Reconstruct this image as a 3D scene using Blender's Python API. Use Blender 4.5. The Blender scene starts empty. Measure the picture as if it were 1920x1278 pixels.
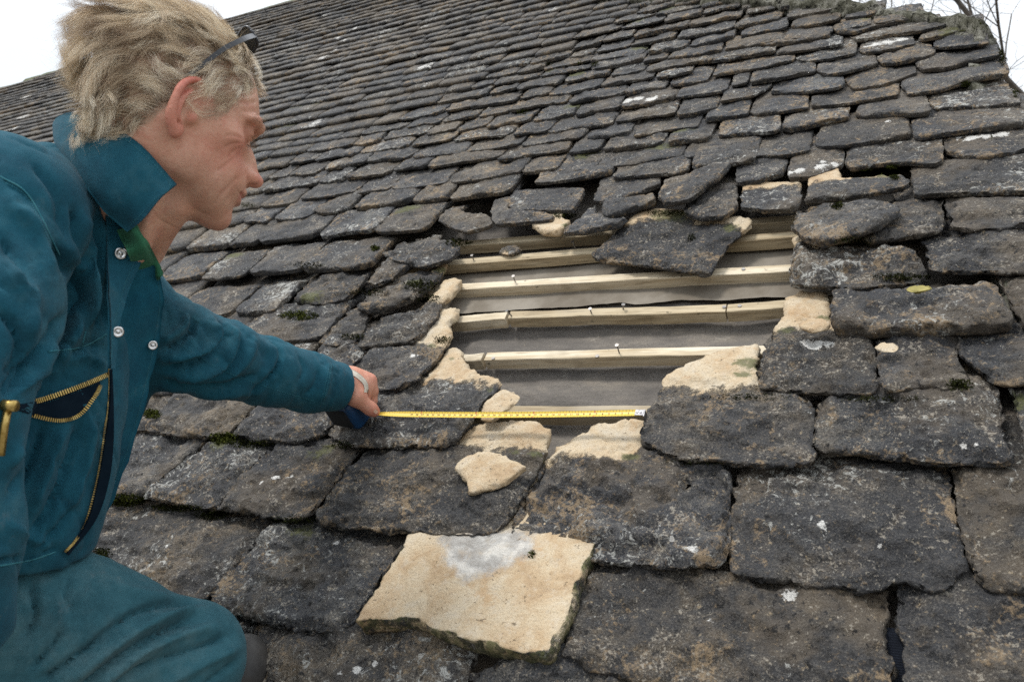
import bpy, bmesh, math, random
import numpy as np
from mathutils import Matrix, Vector
from mathutils.geometry import delaunay_2d_cdt
from mathutils.bvhtree import BVHTree

random.seed(7)
rng = np.random.default_rng(7)
S = bpy.context.scene
COL = S.collection

# ------------------------------------------------------------------ camera
F_PX, CX, CY = 1505.09, 960.0, 639.0
Hc = np.array([-0.90237051, 0.03169719, 0.42979385])     # along the courses, to the left (camera axes: x right, y down, z forward)
Uc = np.array([0.29780828, -0.67500219, 0.67504242])     # up the slope
Nc = np.array([-0.31150874, -0.73713454, -0.59966239])   # out of the roof
DIST = 0.91                                              # camera to roof plane, metres
PITCH = math.radians(48.0)
CAM_Z = 3.9                                              # camera height over the ground
cp, sp = math.cos(PITCH), math.sin(PITCH)
Z0 = CAM_Z - DIST * cp
R_ROOF = np.array([[1, 0, 0], [0, cp, -sp], [0, sp, cp]])  # (s,t,w) -> world
A_CAM = np.array([-Hc, Uc, Nc])                            # camera axes -> (s,t,w)

def st2w(p):
    p = np.asarray(p, float)
    q = p @ R_ROOF.T
    q[..., 2] += Z0
    return q
def cam2st(c):
    q = np.asarray(c, float) @ A_CAM.T
    q = q.copy(); q[..., 2] += DIST
    return q
def cam2w(c):
    return st2w(cam2st(c))
def st2cam(p):
    q = np.asarray(p, float).copy(); q[..., 2] -= DIST
    return q @ A_CAM
def st2px(p):
    c = st2cam(p)
    return np.stack([CX + F_PX * c[..., 0] / c[..., 2], CY + F_PX * c[..., 1] / c[..., 2]], -1)
def ray(px, py):
    return np.array([(px - CX) / F_PX, (py - CY) / F_PX, 1.0])
def PX(px, py, d):                     # camera-axes point of a photo pixel at depth d
    return ray(px, py) * d
def pl(px, py, w=0.05):                # (s,t) where a photo pixel meets the plane w
    c = ray(px, py)
    X = c * (-(DIST - w) / (Nc @ c))
    return np.array([-(X @ Hc), X @ Uc])

cam_d = bpy.data.cameras.new("camera"); cam = bpy.data.objects.new("camera", cam_d); COL.objects.link(cam)
B = A_CAM @ np.diag([1.0, -1.0, -1.0])
M = np.eye(4); M[:3, :3] = R_ROOF @ B; M[:3, 3] = st2w(np.array([0, 0, DIST]))
cam.matrix_world = Matrix(M.tolist())
cam_d.sensor_width = 36.0; cam_d.lens = F_PX / 1920 * 36.0
cam_d.clip_start = 0.02; cam_d.clip_end = 2000
cam_d.dof.use_dof = True; cam_d.dof.focus_distance = 1.35; cam_d.dof.aperture_fstop = 10
S.camera = cam

# ------------------------------------------------------------------ sky, sun, exposure
SUN_EL, SUN_AZ = math.radians(64), math.radians(222)     # azimuth clockwise from +Y: from behind the camera, a little left
world = bpy.data.worlds.new("World"); S.world = world; world.use_nodes = True
nt = world.node_tree; nt.nodes.clear()
wo = nt.nodes.new("ShaderNodeOutputWorld"); bg = nt.nodes.new("ShaderNodeBackground")
sky = nt.nodes.new("ShaderNodeTexSky"); sky.sky_type = 'NISHITA'; sky.sun_disc = False
sky.sun_elevation = SUN_EL; sky.sun_rotation = SUN_AZ
tc = nt.nodes.new("ShaderNodeTexCoord"); mp = nt.nodes.new("ShaderNodeMapping"); mp.inputs['Scale'].default_value = (1, 1, 2.5)
nz = nt.nodes.new("ShaderNodeTexNoise"); nz.inputs['Scale'].default_value = 2.2; nz.inputs['Detail'].default_value = 5
cr = nt.nodes.new("ShaderNodeValToRGB")
cr.color_ramp.elements[0].position = 0.3; cr.color_ramp.elements[0].color = (9.2, 9.9, 10.6, 1)
cr.color_ramp.elements[1].position = 0.7; cr.color_ramp.elements[1].color = (11.6, 11.8, 12.0, 1)
mx = nt.nodes.new("ShaderNodeMix"); mx.data_type = 'RGBA'; mx.inputs[0].default_value = 0.9
nt.links.new(tc.outputs['Generated'], mp.inputs['Vector']); nt.links.new(mp.outputs[0], nz.inputs['Vector'])
nt.links.new(nz.outputs[0], cr.inputs[0])
nt.links.new(sky.outputs[0], mx.inputs[6]); nt.links.new(cr.outputs[0], mx.inputs[7])
sxyz = nt.nodes.new("ShaderNodeSeparateXYZ"); nt.links.new(tc.outputs['Generated'], sxyz.inputs[0])
mr = nt.nodes.new("ShaderNodeMapRange"); nt.links.new(sxyz.outputs[2], mr.inputs[0]); mr.inputs[1].default_value = 0.0; mr.inputs[2].default_value = 1.0; mr.inputs[3].default_value = 0.50; mr.inputs[4].default_value = 1.25
vm = nt.nodes.new("ShaderNodeVectorMath"); vm.operation = 'SCALE'; nt.links.new(mx.outputs[2], vm.inputs[0]); nt.links.new(mr.outputs[0], vm.inputs['Scale'])
nt.links.new(vm.outputs[0], bg.inputs['Color']); bg.inputs['Strength'].default_value = 0.085
nt.links.new(bg.outputs[0], wo.inputs[0])
sun_d = bpy.data.lights.new("sun", 'SUN'); sun = bpy.data.objects.new("sun", sun_d); COL.objects.link(sun)
sun_d.energy = 1.5; sun_d.angle = math.radians(12); sun_d.color = (1.0, 0.96, 0.9)
sd = Vector((math.sin(SUN_AZ) * math.cos(SUN_EL), math.cos(SUN_AZ) * math.cos(SUN_EL), math.sin(SUN_EL)))
sun.rotation_euler = sd.to_track_quat('Z', 'Y').to_euler()
S.view_settings.view_transform = 'Standard'; S.view_settings.look = 'None'
S.view_settings.exposure = 0.80; S.view_settings.gamma = 1.0
S.render.engine = 'CYCLES'
S.cycles.use_denoising = False; S.cycles.max_bounces = 5; S.cycles.diffuse_bounces = 3; S.cycles.glossy_bounces = 3

# ------------------------------------------------------------------ noise
def _h(ix, iy, seed):
    n = (ix.astype(np.int64) * 374761393 + iy.astype(np.int64) * 668265263 + seed * 974634777) & 0xffffffff
    n = ((n ^ (n >> 13)) * 1274126177) & 0xffffffff
    n = n ^ (n >> 16)
    return (n & 0xffffff) / float(0xffffff)
def vnoise(x, y, seed=0):
    ix = np.floor(x); iy = np.floor(y); fx = x - ix; fy = y - iy
    ux = fx * fx * fx * (fx * (fx * 6 - 15) + 10); uy = fy * fy * fy * (fy * (fy * 6 - 15) + 10)
    a = _h(ix, iy, seed); b = _h(ix + 1, iy, seed); c = _h(ix, iy + 1, seed); d = _h(ix + 1, iy + 1, seed)
    return (a + (b - a) * ux) * (1 - uy) + (c + (d - c) * ux) * uy - 0.5
def fbm(x, y, seed=0, oct=4):
    r = 0; a = 1.0; f = 1.0
    for k in range(oct):
        r = r + a * vnoise(x * f + 17.3 * k, y * f - 9.1 * k, seed + k); a *= 0.5; f *= 2.03
    return r
def sstep(a, b, x):
    t = np.clip((x - a) / (b - a), 0, 1); return t * t * (3 - 2 * t)

# ------------------------------------------------------------------ objects
def link(o, parent=None):
    COL.objects.link(o)
    if parent is not None: o.parent = parent
    return o
def tag(o, label=None, cat=None, group=None, kind=None):
    if label: o['label'] = label
    if cat: o['category'] = cat
    if group: o['group'] = group
    if kind: o['kind'] = kind
    return o
def mesh_obj(name, verts, faces, mat, parent=None, smooth=True, attrs=None, M4=None):
    me = bpy.data.meshes.new(name)
    if isinstance(verts, np.ndarray): verts = verts.tolist()
    if isinstance(faces, np.ndarray): faces = faces.tolist()
    me.from_pydata(verts, [], faces)
    if mat: me.materials.append(mat)
    if smooth and len(me.polygons): me.polygons.foreach_set('use_smooth', np.ones(len(me.polygons), bool))
    for k, v in (attrs or {}).items():
        a = me.attributes.new(k, 'FLOAT_COLOR', 'POINT')
        a.data.foreach_set('color', np.asarray(v, np.float32).ravel())
    me.update()
    o = bpy.data.objects.new(name, me); link(o, parent)
    if M4 is not None: o.matrix_world = M4
    return o
def empty(name, loc=(0, 0, 0)):
    o = bpy.data.objects.new(name, None); o.location = loc; o.empty_display_size = 0.05; link(o); return o
def roof_matrix(s, t, w=0.0):
    m = np.eye(4); m[:3, :3] = R_ROOF; m[:3, 3] = st2w(np.array([s, t, w])); return Matrix(m.tolist())
def inside(poly, p):
    x, y = p[..., 0], p[..., 1]; r = np.zeros(x.shape, bool); n = len(poly)
    for i in range(n):
        x1, y1 = poly[i]; x2, y2 = poly[(i + 1) % n]
        c = ((y1 > y) != (y2 > y)) & (x < (x2 - x1) * (y - y1) / ((y2 - y1) if y2 != y1 else 1e-12) + x1)
        r ^= c
    return r
def poly_dist(poly, p, closed=True):          # unsigned distance to a polyline
    d = np.full(p.shape[:-1], 1e9); n = len(poly)
    for i in range(n if closed else n - 1):
        a = np.asarray(poly[i], float); b = np.asarray(poly[(i + 1) % n], float); ab = b - a
        L = max(ab @ ab, 1e-14)
        k = np.clip(((p - a) @ ab) / L, 0, 1)
        d = np.minimum(d, np.linalg.norm(p - (a + k[..., None] * ab), axis=-1))
    return d

# ------------------------------------------------------------------ materials
class NT:
    def __init__(s, name):
        s.m = bpy.data.materials.new(name); s.m.use_nodes = True; s.t = s.m.node_tree; s.t.nodes.clear()
        s.out = s.n("ShaderNodeOutputMaterial"); s.b = s.n("ShaderNodeBsdfPrincipled"); s.l(s.b.outputs[0], s.out.inputs[0])
    def n(s, k, **kw):
        x = s.t.nodes.new(k)
        for a, b in kw.items(): setattr(x, a, b)
        return x
    def l(s, a, b): s.t.links.new(a, b)
    def put(s, sock, v):
        if hasattr(v, 'links') or isinstance(v, bpy.types.NodeSocket): s.l(v, sock)
        else: sock.default_value = v
    def noise(s, vec, scale, detail=4, rough=0.55, dist=0.0):
        x = s.n("ShaderNodeTexNoise"); s.l(vec, x.inputs['Vector']); x.inputs['Scale'].default_value = scale
        x.inputs['Detail'].default_value = detail; x.inputs['Roughness'].default_value = rough; x.inputs['Distortion'].default_value = dist
        return x.outputs[0]
    def mapr(s, v, a, b, c=0.0, d=1.0, smooth=True):
        x = s.n("ShaderNodeMapRange"); x.interpolation_type = 'SMOOTHSTEP' if smooth else 'LINEAR'
        s.put(x.inputs[0], v); x.inputs[1].default_value = a; x.inputs[2].default_value = b
        x.inputs[3].default_value = c; x.inputs[4].default_value = d; return x.outputs[0]
    def math(s, op, a, b=0.0, c=0.0):
        x = s.n("ShaderNodeMath"); x.operation = op; s.put(x.inputs[0], a); s.put(x.inputs[1], b); s.put(x.inputs[2], c); return x.outputs[0]
    def mix(s, f, a, b, mode='MIX'):
        x = s.n("ShaderNodeMix"); x.data_type = 'RGBA'; x.blend_type = mode; s.put(x.inputs[0], f)
        s.put(x.inputs[6], a if not isinstance(a, tuple) else (*a[:3], 1)); s.put(x.inputs[7], b if not isinstance(b, tuple) else (*b[:3], 1))
        return x.outputs[2]
    def ramp(s, v, stops):
        x = s.n("ShaderNodeValToRGB"); s.put(x.inputs[0], v); e = x.color_ramp.elements
        while len(e) < len(stops): e.new(0.5)
        for i, (p, c) in enumerate(stops): e[i].position = p; e[i].color = (*c, 1)
        return x.outputs[0]
    def coord(s, kind='Object', rnd=True):
        c = s.n("ShaderNodeTexCoord").outputs[kind]
        if not rnd: return c
        oi = s.n("ShaderNodeObjectInfo"); v = s.n("ShaderNodeVectorMath"); v.operation = 'MULTIPLY_ADD'
        cx = s.n("ShaderNodeCombineXYZ"); s.l(oi.outputs['Random'], cx.inputs[0]); s.l(oi.outputs['Random'], cx.inputs[1]); s.l(oi.outputs['Random'], cx.inputs[2])
        s.l(cx.outputs[0], v.inputs[0]); v.inputs[1].default_value = (37.0, 53.0, 71.0); s.l(c, v.inputs[2])
        s.rand = oi.outputs['Random']; return v.outputs[0]
    def attr(s, name):
        a = s.n("ShaderNodeAttribute"); a.attribute_name = name; x = s.n("ShaderNodeSeparateColor"); s.l(a.outputs['Color'], x.inputs[0])
        return x.outputs[0], x.outputs[1], x.outputs[2], a.outputs['Alpha']
    def bump(s, h, strength=0.5, dist=0.002, normal=None):
        x = s.n("ShaderNodeBump"); s.put(x.inputs['Height'], h); x.inputs['Strength'].default_value = strength; x.inputs['Distance'].default_value = dist
        if normal is not None: s.l(normal, x.inputs['Normal'])
        return x.outputs[0]
    def done(s, col, rough=0.8, spec=0.3, normal=None, metal=0.0):
        s.put(s.b.inputs['Base Color'], col if not isinstance(col, tuple) else (*col[:3], 1)); s.put(s.b.inputs['Roughness'], rough)
        s.b.inputs['Specular IOR Level'].default_value = spec; s.b.inputs['Metallic'].default_value = metal
        if normal is not None: s.l(normal, s.b.inputs['Normal'])
        return s.m

def make_stone(name):
    # weathered stone slate; attribute mask: R freshly uncovered buff stone, G algae, B white lichen, A broken edge
    g = NT(name); v = g.coord()
    fr, al, li, ed = g.attr('mask')
    n1 = g.noise(v, 8, 6, 0.65); n2 = g.noise(v, 38, 6, 0.66); n3 = g.noise(v, 150, 5, 0.7); n4 = g.noise(v, 430, 4, 0.7); n5 = g.noise(v, 19, 6, 0.72, 0.8)
    base = g.ramp(g.math('MULTIPLY_ADD', n2, 0.45, g.math('MULTIPLY', n1, 0.6)), [(0.38, (0.010, 0.011, 0.014)), (0.49, (0.027, 0.029, 0.034)), (0.57, (0.068, 0.065, 0.061)), (0.68, (0.135, 0.115, 0.088))])
    tone = g.mapr(g.rand, 0, 1, 0.58, 1.25, False)
    hue = g.math('FRACT', g.math('MULTIPLY', g.rand, 17.31))
    tint = g.mix(hue, (0.82, 0.95, 1.16), (1.20, 1.03, 0.82))
    base = g.mix(1.0, base, tint, 'MULTIPLY')
    tc_ = g.n("ShaderNodeCombineColor"); [g.l(tone, tc_.inputs[i]) for i in range(3)]
    base = g.mix(1.0, base, tc_.outputs[0], 'MULTIPLY')
    # brown staining
    base = g.mix(g.mapr(n5, 0.56, 0.74, 0, 0.55), base, (0.115, 0.080, 0.050))
    # grain
    base = g.mix(g.mapr(n4, 0.50, 0.64, 0, 0.75), base, (0.20, 0.185, 0.16))
    base = g.mix(g.mapr(n4, 0.46, 0.34, 0, 0.85), base, (0.008, 0.008, 0.009))
    base = g.mix(g.mapr(n3, 0.54, 0.70, 0, 0.55), base, (0.15, 0.125, 0.092))
    base = g.mix(g.mapr(n3, 0.45, 0.32, 0, 0.75), base, (0.010, 0.011, 0.013))
    # smooth blue black skin where the crust has not taken
    sm = g.mapr(g.math('MULTIPLY_ADD', n5, .5, g.math('MULTIPLY', n1, .55)), .50, .58)
    base = g.mix(g.math('MULTIPLY', g.math('SUBTRACT', 1.0, sm), .50), base, g.mix(n2, (0.015, 0.017, 0.021), (0.046, 0.046, 0.049)))
    base = g.mix(g.math('MULTIPLY', g.mapr(g.noise(v, 5.2, 5, .65), .50, .62), .50), base, (0.130, 0.102, 0.070))
    # tan flakes, small and large
    pa = g.noise(v, 24, 6, 0.78, 0.9); pb = g.noise(v, 6.3, 2, 0.5)
    thr = g.math('ADD', pa, g.math('MULTIPLY', g.math('SUBTRACT', pb, 0.5), 0.50))
    thr = g.math('ADD', thr, g.math('MULTIPLY', g.math('SUBTRACT', n3, 0.5), 0.55))
    thr = g.math('ADD', thr, g.math('MULTIPLY', ed, 0.05))
    base = g.mix(g.mapr(thr, 0.585, 0.71, 0, 0.80), base, g.mix(n2, (0.17, 0.115, 0.062), (0.37, 0.275, 0.17)))
    pc = g.noise(v, 88, 4, 0.7)
    base = g.mix(g.mapr(pc, 0.62, 0.70, 0, 0.8), base, (0.31, 0.245, 0.16))
    # hard bright specks and black pocks at the size of a few millimetres
    base = g.mix(g.mapr(g.math('MULTIPLY_ADD', g.math('SUBTRACT', n5, .5), .8, g.noise(v, 205, 4, .65)), .625, .68, 0, .8), base, g.mix(n2, (0.25, 0.21, 0.155), (0.40, 0.375, 0.325)))
    base = g.mix(g.mapr(g.math('MULTIPLY_ADD', g.math('SUBTRACT', n5, .5), .3, g.noise(v, 120, 4, .6)), .385, .345, 0, .9), base, (0.006, 0.006, 0.007))
    # pale grey lichen crust and specks
    pd = g.noise(v, 66, 5, 0.8, 1.0); pe = g.noise(v, 4.1, 2)
    base = g.mix(g.mapr(g.math('MULTIPLY_ADD', pe, 0.55, pd), 0.895, 0.97, 0, 0.85), base, (0.44, 0.44, 0.41))
    # black pits
    base = g.mix(g.mapr(g.noise(v, 42, 4, 0.6), 0.33, 0.27, 0, 0.92), base, (0.005, 0.005, 0.005))
    # fresh buff stone
    fm = g.mapr(g.math('ADD', fr, g.math('MULTIPLY', g.math('SUBTRACT', g.noise(v, 26, 7, 0.75), 0.5), 1.15)), 0.44, 0.58)
    buff = g.ramp(g.math('MULTIPLY_ADD', n1, 0.55, g.math('MULTIPLY', n5, 0.5)), [(0.36, (0.30, 0.195, 0.105)), (0.47, (0.43, 0.315, 0.19)), (0.56, (0.50, 0.405, 0.275)), (0.68, (0.53, 0.47, 0.37))])
    buff = g.mix(g.mapr(g.noise(v, 55, 6, .75), .52, .64, 0, .5), buff, (0.50, 0.43, 0.33)); buff = g.mix(g.mapr(g.noise(v, 130, 4, .6), .37, .31, 0, .8), buff, (0.10, 0.07, 0.04))
    buff = g.mix(g.mapr(n4, 0.48, 0.36, 0, 0.45), buff, (0.26, 0.18, 0.10))
    buff = g.mix(g.mapr(n3, 0.38, 0.26, 0, 0.8), buff, (0.15, 0.10, 0.06))
    buff = g.mix(g.mapr(g.noise(v, 13, 5, 0.7), 0.60, 0.68, 0, 0.6), buff, (0.40, 0.25, 0.12))
    base = g.mix(fm, base, buff)
    # algae
    am = g.mapr(g.math('ADD', al, g.math('ADD', g.math('MULTIPLY', g.math('SUBTRACT', pa, 0.5), 2.2), g.math('MULTIPLY', g.math('SUBTRACT', n3, 0.5), 1.2))), 0.50, 1.0, 0, 0.85)
    am = g.math('MULTIPLY', am, g.mapr(al, 0.02, 0.25))
    base = g.mix(am, base, g.mix(n3, (0.030, 0.034, 0.012), (0.15, 0.155, 0.055)))
    # white lichen patch
    lm = g.mapr(g.math('ADD', li, g.math('ADD', g.math('MULTIPLY', g.math('SUBTRACT', g.noise(v, 60, 6, 0.8), 0.5), 2.6), g.math('MULTIPLY', g.math('SUBTRACT', n4, 0.5), 1.0))), 0.60, 0.78)
    lm = g.math('MULTIPLY', lm, g.mapr(li, 0.02, 0.2))
    base = g.mix(lm, base, g.mix(n3, (0.40, 0.39, 0.36), (0.82, 0.81, 0.78)))
    h = g.math('MULTIPLY', g.math('SUBTRACT', 1.0, g.math('MULTIPLY', fm, .55)), g.math('MULTIPLY_ADD', n2, 0.9, g.math('MULTIPLY_ADD', n3, 0.75, g.math('MULTIPLY', n4, 0.28))))
    nb = g.bump(h, 1.0, 0.0085)
    return g.done(base, g.mapr(n3, 0.3, 0.7, 0.50, 0.85), 0.42, nb)
M_STONE = make_stone('weathered_stone')

def simple(name, c1, c2, scale=30, rough=0.7, spec=0.3, bump=0.0, bscale=200, metal=0.0, bdist=0.001):
    g = NT(name); v = g.coord(); n = g.noise(v, scale, 5, 0.6)
    col = g.mix(g.mapr(n, 0.3, 0.7), c1, c2)
    nb = g.bump(g.noise(v, bscale, 4), bump, bdist) if bump else None
    return g.done(col, rough, spec, nb, metal)

def make_wood(name, c1, c2, c3):
    g = NT(name); v = g.coord()
    mp = g.n("ShaderNodeMapping"); g.l(v, mp.inputs[0]); mp.inputs['Scale'].default_value = (0.06, 1, 1)
    n = g.noise(mp.outputs[0], 90, 5, 0.6, 0.4); n2 = g.noise(mp.outputs[0], 320, 3); n3 = g.noise(v, 8, 4)
    col = g.ramp(n, [(0.3, c1), (0.5, c2), (0.72, c3)])
    col = g.mix(g.mapr(n2, 0.52, 0.70, 0, 0.6), col, tuple(x * .55 for x in c1))
    col = g.mix(g.mapr(n3, 0.50, 0.70, 0, 0.6), col, (0.22, 0.175, 0.115)); col = g.mix(g.mapr(g.noise(v, 3.1, 3), 0.5, 0.65, 0, 0.35), col, (0.40, 0.37, 0.31))
    col = g.mix(g.mapr(g.noise(v, 55, 3), 0.68, 0.75, 0, 0.7), col, (0.07, 0.06, 0.035))
    return g.done(col, 0.75, 0.25, g.bump(n, 0.5, 0.0008))
M_WOOD = make_wood('pale_sawn_wood', (0.40, 0.315, 0.20), (0.58, 0.50, 0.37), (0.68, 0.62, 0.50))
M_WOOD_OLD = make_wood('weathered_sawn_wood', (0.25, 0.19, 0.115), (0.41, 0.335, 0.22), (0.52, 0.445, 0.32))

def make_felt():
    g = NT('roofing_felt'); v = g.coord(rnd=False)
    mp = g.n("ShaderNodeMapping"); g.l(v, mp.inputs[0]); mp.inputs['Scale'].default_value = (0.5, 1.0, 1)
    n1 = g.noise(mp.outputs[0], 7, 4); n2 = g.noise(v, 340, 3, 0.7); n3 = g.noise(mp.outputs[0], 34, 5, 0.6)
    col = g.ramp(g.math('MULTIPLY_ADD', n1, 0.5, g.math('MULTIPLY', n3, 0.5)), [(0.36, (0.095, 0.087, 0.080)), (0.52, (0.155, 0.140, 0.124)), (0.66, (0.25, 0.218, 0.178))])
    col = g.mix(g.mapr(n2, 0.35, 0.7, 0, 0.4), col, (0.07, 0.065, 0.06))
    col = g.mix(g.mapr(g.noise(v, 14, 6, .75), 0.58, 0.74, 0, 0.55), col, (0.34, 0.32, 0.28)); col = g.mix(g.mapr(g.noise(v, 140, 4, .7), 0.66, 0.72, 0, 0.8), col, (0.36, 0.29, 0.19))
    return g.done(col, 0.85, 0.25, g.bump(g.math('ADD', n3, g.math('MULTIPLY', n2, 0.25)), 1.0, 0.007))
M_FELT = make_felt()
M_NAIL = simple('galvanised_nail', (0.14, 0.13, 0.125), (0.26, 0.25, 0.24), 200, 0.45, 0.5, metal=0.8)

def make_moss():
    g = NT('moss'); v = g.coord(rnd=False); a = g.attr('mask')
    n = g.noise(v, 60, 4)
    col = g.ramp(n, [(0.3, (0.022, 0.028, 0.006)), (0.55, (0.085, 0.10, 0.018)), (0.75, (0.20, 0.22, 0.04))])
    col = g.mix(a[0], (0.013, 0.014, 0.007), col)
    return g.done(col, 0.95, 0.1)
M_MOSS = make_moss()

# ------------------------------------------------------------------ one stone slate
def round_corners(p, r=0.012):
    n = len(p); out = []
    for i in range(n):
        a, b, c = p[i - 1], p[i], p[(i + 1) % n]
        u = a - b; w = c - b; lu, lw = np.linalg.norm(u), np.linalg.norm(w)
        if lu < 1e-6 or lw < 1e-6: continue
        k = min(r, 0.4 * lu, 0.4 * lw)
        pa, pc = b + u / lu * k, b + w / lw * k
        out += [pa, 0.25 * pa + 0.5 * b + 0.25 * pc, pc]
    return np.array(out)
def resample(p, step):
    q = np.vstack([p, p[:1]]); d = np.r_[0, np.cumsum(np.linalg.norm(np.diff(q, axis=0), axis=1))]
    n = max(12, int(d[-1] / step)); k = np.linspace(0, d[-1], n, endpoint=False)
    return np.stack([np.interp(k, d, q[:, 0]), np.interp(k, d, q[:, 1])], 1)
LICHEN = []      # (s, t, radius) world stamps on the roof plane
ALGAE = []
def slate_geo(poly, tail_t, wt, slope, T, res=0.005, seed=0, fresh=None, rough=1.0, lichen=(), algae=(), tilt_s=0.0, corner=0.012, chip=1.0, sink=None, inset=0.0):
    """poly: outline (s,t).  Returns verts (s,t,w), faces, mask colours."""
    poly = np.asarray(poly, float)
    if np.sum(poly[:, 0] * np.roll(poly[:, 1], -1) - np.roll(poly[:, 0], -1) * poly[:, 1]) < 0: poly = poly[::-1]
    o = resample(round_corners(poly, corner), res)
    n = len(o)
    tg = np.roll(o, -1, 0) - np.roll(o, 1, 0); tg /= np.linalg.norm(tg, axis=1)[:, None] + 1e-12
    nr = np.stack([tg[:, 1], -tg[:, 0]], 1)
    e = fbm(o[:, 0] * 45 + seed * 3.1, o[:, 1] * 45, seed, 4) * 0.0040 * chip
    bite = np.minimum(0, fbm(o[:, 0] * 22, o[:, 1] * 22 + seed, seed + 5, 2) + 0.25) * 0.026 * chip
    o = o + nr * (e + bite - inset)[:, None]
    o_out = o
    o = o - nr * (np.clip(fbm(o[:, 0] * 65 + 3, o[:, 1] * 65 + seed, seed + 41, 3) + .04, 0, .3) * .030 * chip)[:, None]
    c = o.mean(0)
    # interior points
    lo, hi = o.min(0), o.max(0)
    gx, gy = np.meshgrid(np.arange(lo[0], hi[0], res), np.arange(lo[1], hi[1], res * 0.87))
    gx = gx + (np.arange(gx.shape[0]) % 2)[:, None] * res * 0.5
    g = np.stack([gx.ravel(), gy.ravel()], 1)
    g = g + (rng.random(g.shape) - 0.5) * res * 0.35
    g = g[inside(o, g)]
    d_in = poly_dist(o, g) if len(g) else np.zeros(0)
    k = d_in > res * 0.55
    g, d_in = g[k], d_in[k]
    P = np.vstack([o, g]); D = np.r_[np.zeros(n), d_in]
    edges = [(i, (i + 1) % n) for i in range(n)]
    r = delaunay_2d_cdt([Vector(p) for p in P], edges, [], 1, 1e-7)
    V2 = np.array([[q.x, q.y] for q in r[0]]); F = [list(f) for f in r[2]]
    if len(V2) != len(P):
        D = poly_dist(o, V2); 
    x, y = V2[:, 0], V2[:, 1]
    sx = seed * 1.7
    flat = wt - slope * (y - tail_t) + tilt_s * (x - c[0])
    if sink: flat = flat - .016 * sstep(0, 1, (y - tail_t - sink * .98) / (sink * .5))
    # split layers: stepped field, lower towards some edges
    q = fbm(x * 16 + sx, y * 22, seed + 11, 5) + 0.35 * np.exp(-D / 0.012)
    step = sstep(0.10, 0.14, q) * 0.0042 + sstep(0.26, 0.30, q) * 0.0036 + sstep(-0.20, -0.23, q) * (-0.0032)
    hgt = fbm(x * 9 + sx, y * 9, seed + 3, 3) * 0.0055 + fbm(x * 48 + sx, y * 48, seed + 4, 4) * 0.0050 - step * 1.1
    hgt = hgt - 0.003 * np.exp(-D / 0.0035) * chip
    if fresh is not None: hgt = hgt * (1 - .72 * np.clip(fresh(V2) * 1.6 - .4, 0, 1))
    top = flat + hgt * rough
    m = len(V2)
    vt = np.stack([x, y, top], 1)
    # side wall rings under the outline
    oi = np.arange(n)
    wobble = fbm(o[:, 0] * 60 + 5, o[:, 1] * 60, seed + 21, 3)
    rings = []
    for f_, amp in ((0.22, 0.003), (0.5, 0.004), (0.78, 0.002), (1.0, -0.005)):
        ww = fbm(o[:, 0] * 70 + f_ * 40, o[:, 1] * 70, seed + 30, 3)
        off = o_out + nr * ((amp * 0.5 + ww * 0.011) * chip)[:, None]
        rings.append(np.stack([off[:, 0], off[:, 1], (flat[:n] - T * f_ - (0.004 * (1 - f_)) * chip + ww * 0.003)], 1))
    verts = np.vstack([vt] + rings)
    base = [0, m, m + n, m + 2 * n, m + 3 * n]
    faces = [f for f in F]
    for a, b in zip(base[:-1], base[1:]):
        for i in range(n):
            j = (i + 1) % n
            faces.append([b + i, b + j, a + j, a + i])
    faces.append([base[4] + i for i in range(n)][::-1])
    mask = np.zeros((len(verts), 4), np.float32)
    XY = verts[:, :2]
    if fresh is not None: mask[:, 0] = fresh(XY)
    for (ls, lt, lr) in lichen:
        mask[:, 2] = np.maximum(mask[:, 2], 1.15 * np.clip(1.25 - np.hypot(XY[:, 0] - ls, XY[:, 1] - lt) / lr, 0, 1))
    for (ls, lt, lr) in algae:
        mask[:, 1] = np.maximum(mask[:, 1], np.clip(1.3 - np.hypot(XY[:, 0] - ls, (XY[:, 1] - lt) * 1.6) / lr, 0, 1))
    mask[m:, 3] = 1.0
    mask[:m, 3] = np.exp(-np.r_[D[:m]] / 0.012) if len(D) >= m else 0
    # tail edge algae just under the course above is random
    return verts, faces, mask
def slate_obj(name, geo, parent=None, mat=None):
    v, f, mk = geo
    c = np.array([v[:, 0].mean(), v[:, 1].min(), v[:, 2].min()])
    return mesh_obj(name, v - c, f, mat or M_STONE, parent, True, {'mask': mk}, roof_matrix(*c))

# ------------------------------------------------------------------ traced slates
def crop(ox, oy, k):
    return lambda pts: [(ox + x / k, oy + y / k) for x, y in pts]
c7 = crop(560, 700, 2.2109); c8 = crop(1200, 780, 2.5667); c6 = crop(1280, 400, 2.6625); c5 = crop(1280, 0, 2.6625)
c4 = crop(640, 300, 2.6625); c3 = crop(0, 800, 2.6734); c2 = crop(0, 400, 2.6625); cX = crop(1380, 0, 3.1556); cL = crop(260, 380, 3.8727)
TRACED = []      # polygon: top-left visible, down the left side, along the tail, up the right side
def tr(row, pts, label, ext=None, T=None, lift=0.0, fresh=None, lichen=(), algae=(), tilt=0.0, rough=1.0, closed=False, chip=None, res=None, name='stone_slate', cat='stone slate', tone=None):
    TRACED.append(dict(row=row, pts=pts, label=label, ext=ext, T=T, lift=lift, fresh=fresh, lichen=lichen, algae=algae, tilt=tilt, rough=rough, closed=closed, chip=chip, res=res, name=name, cat=cat))
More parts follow.
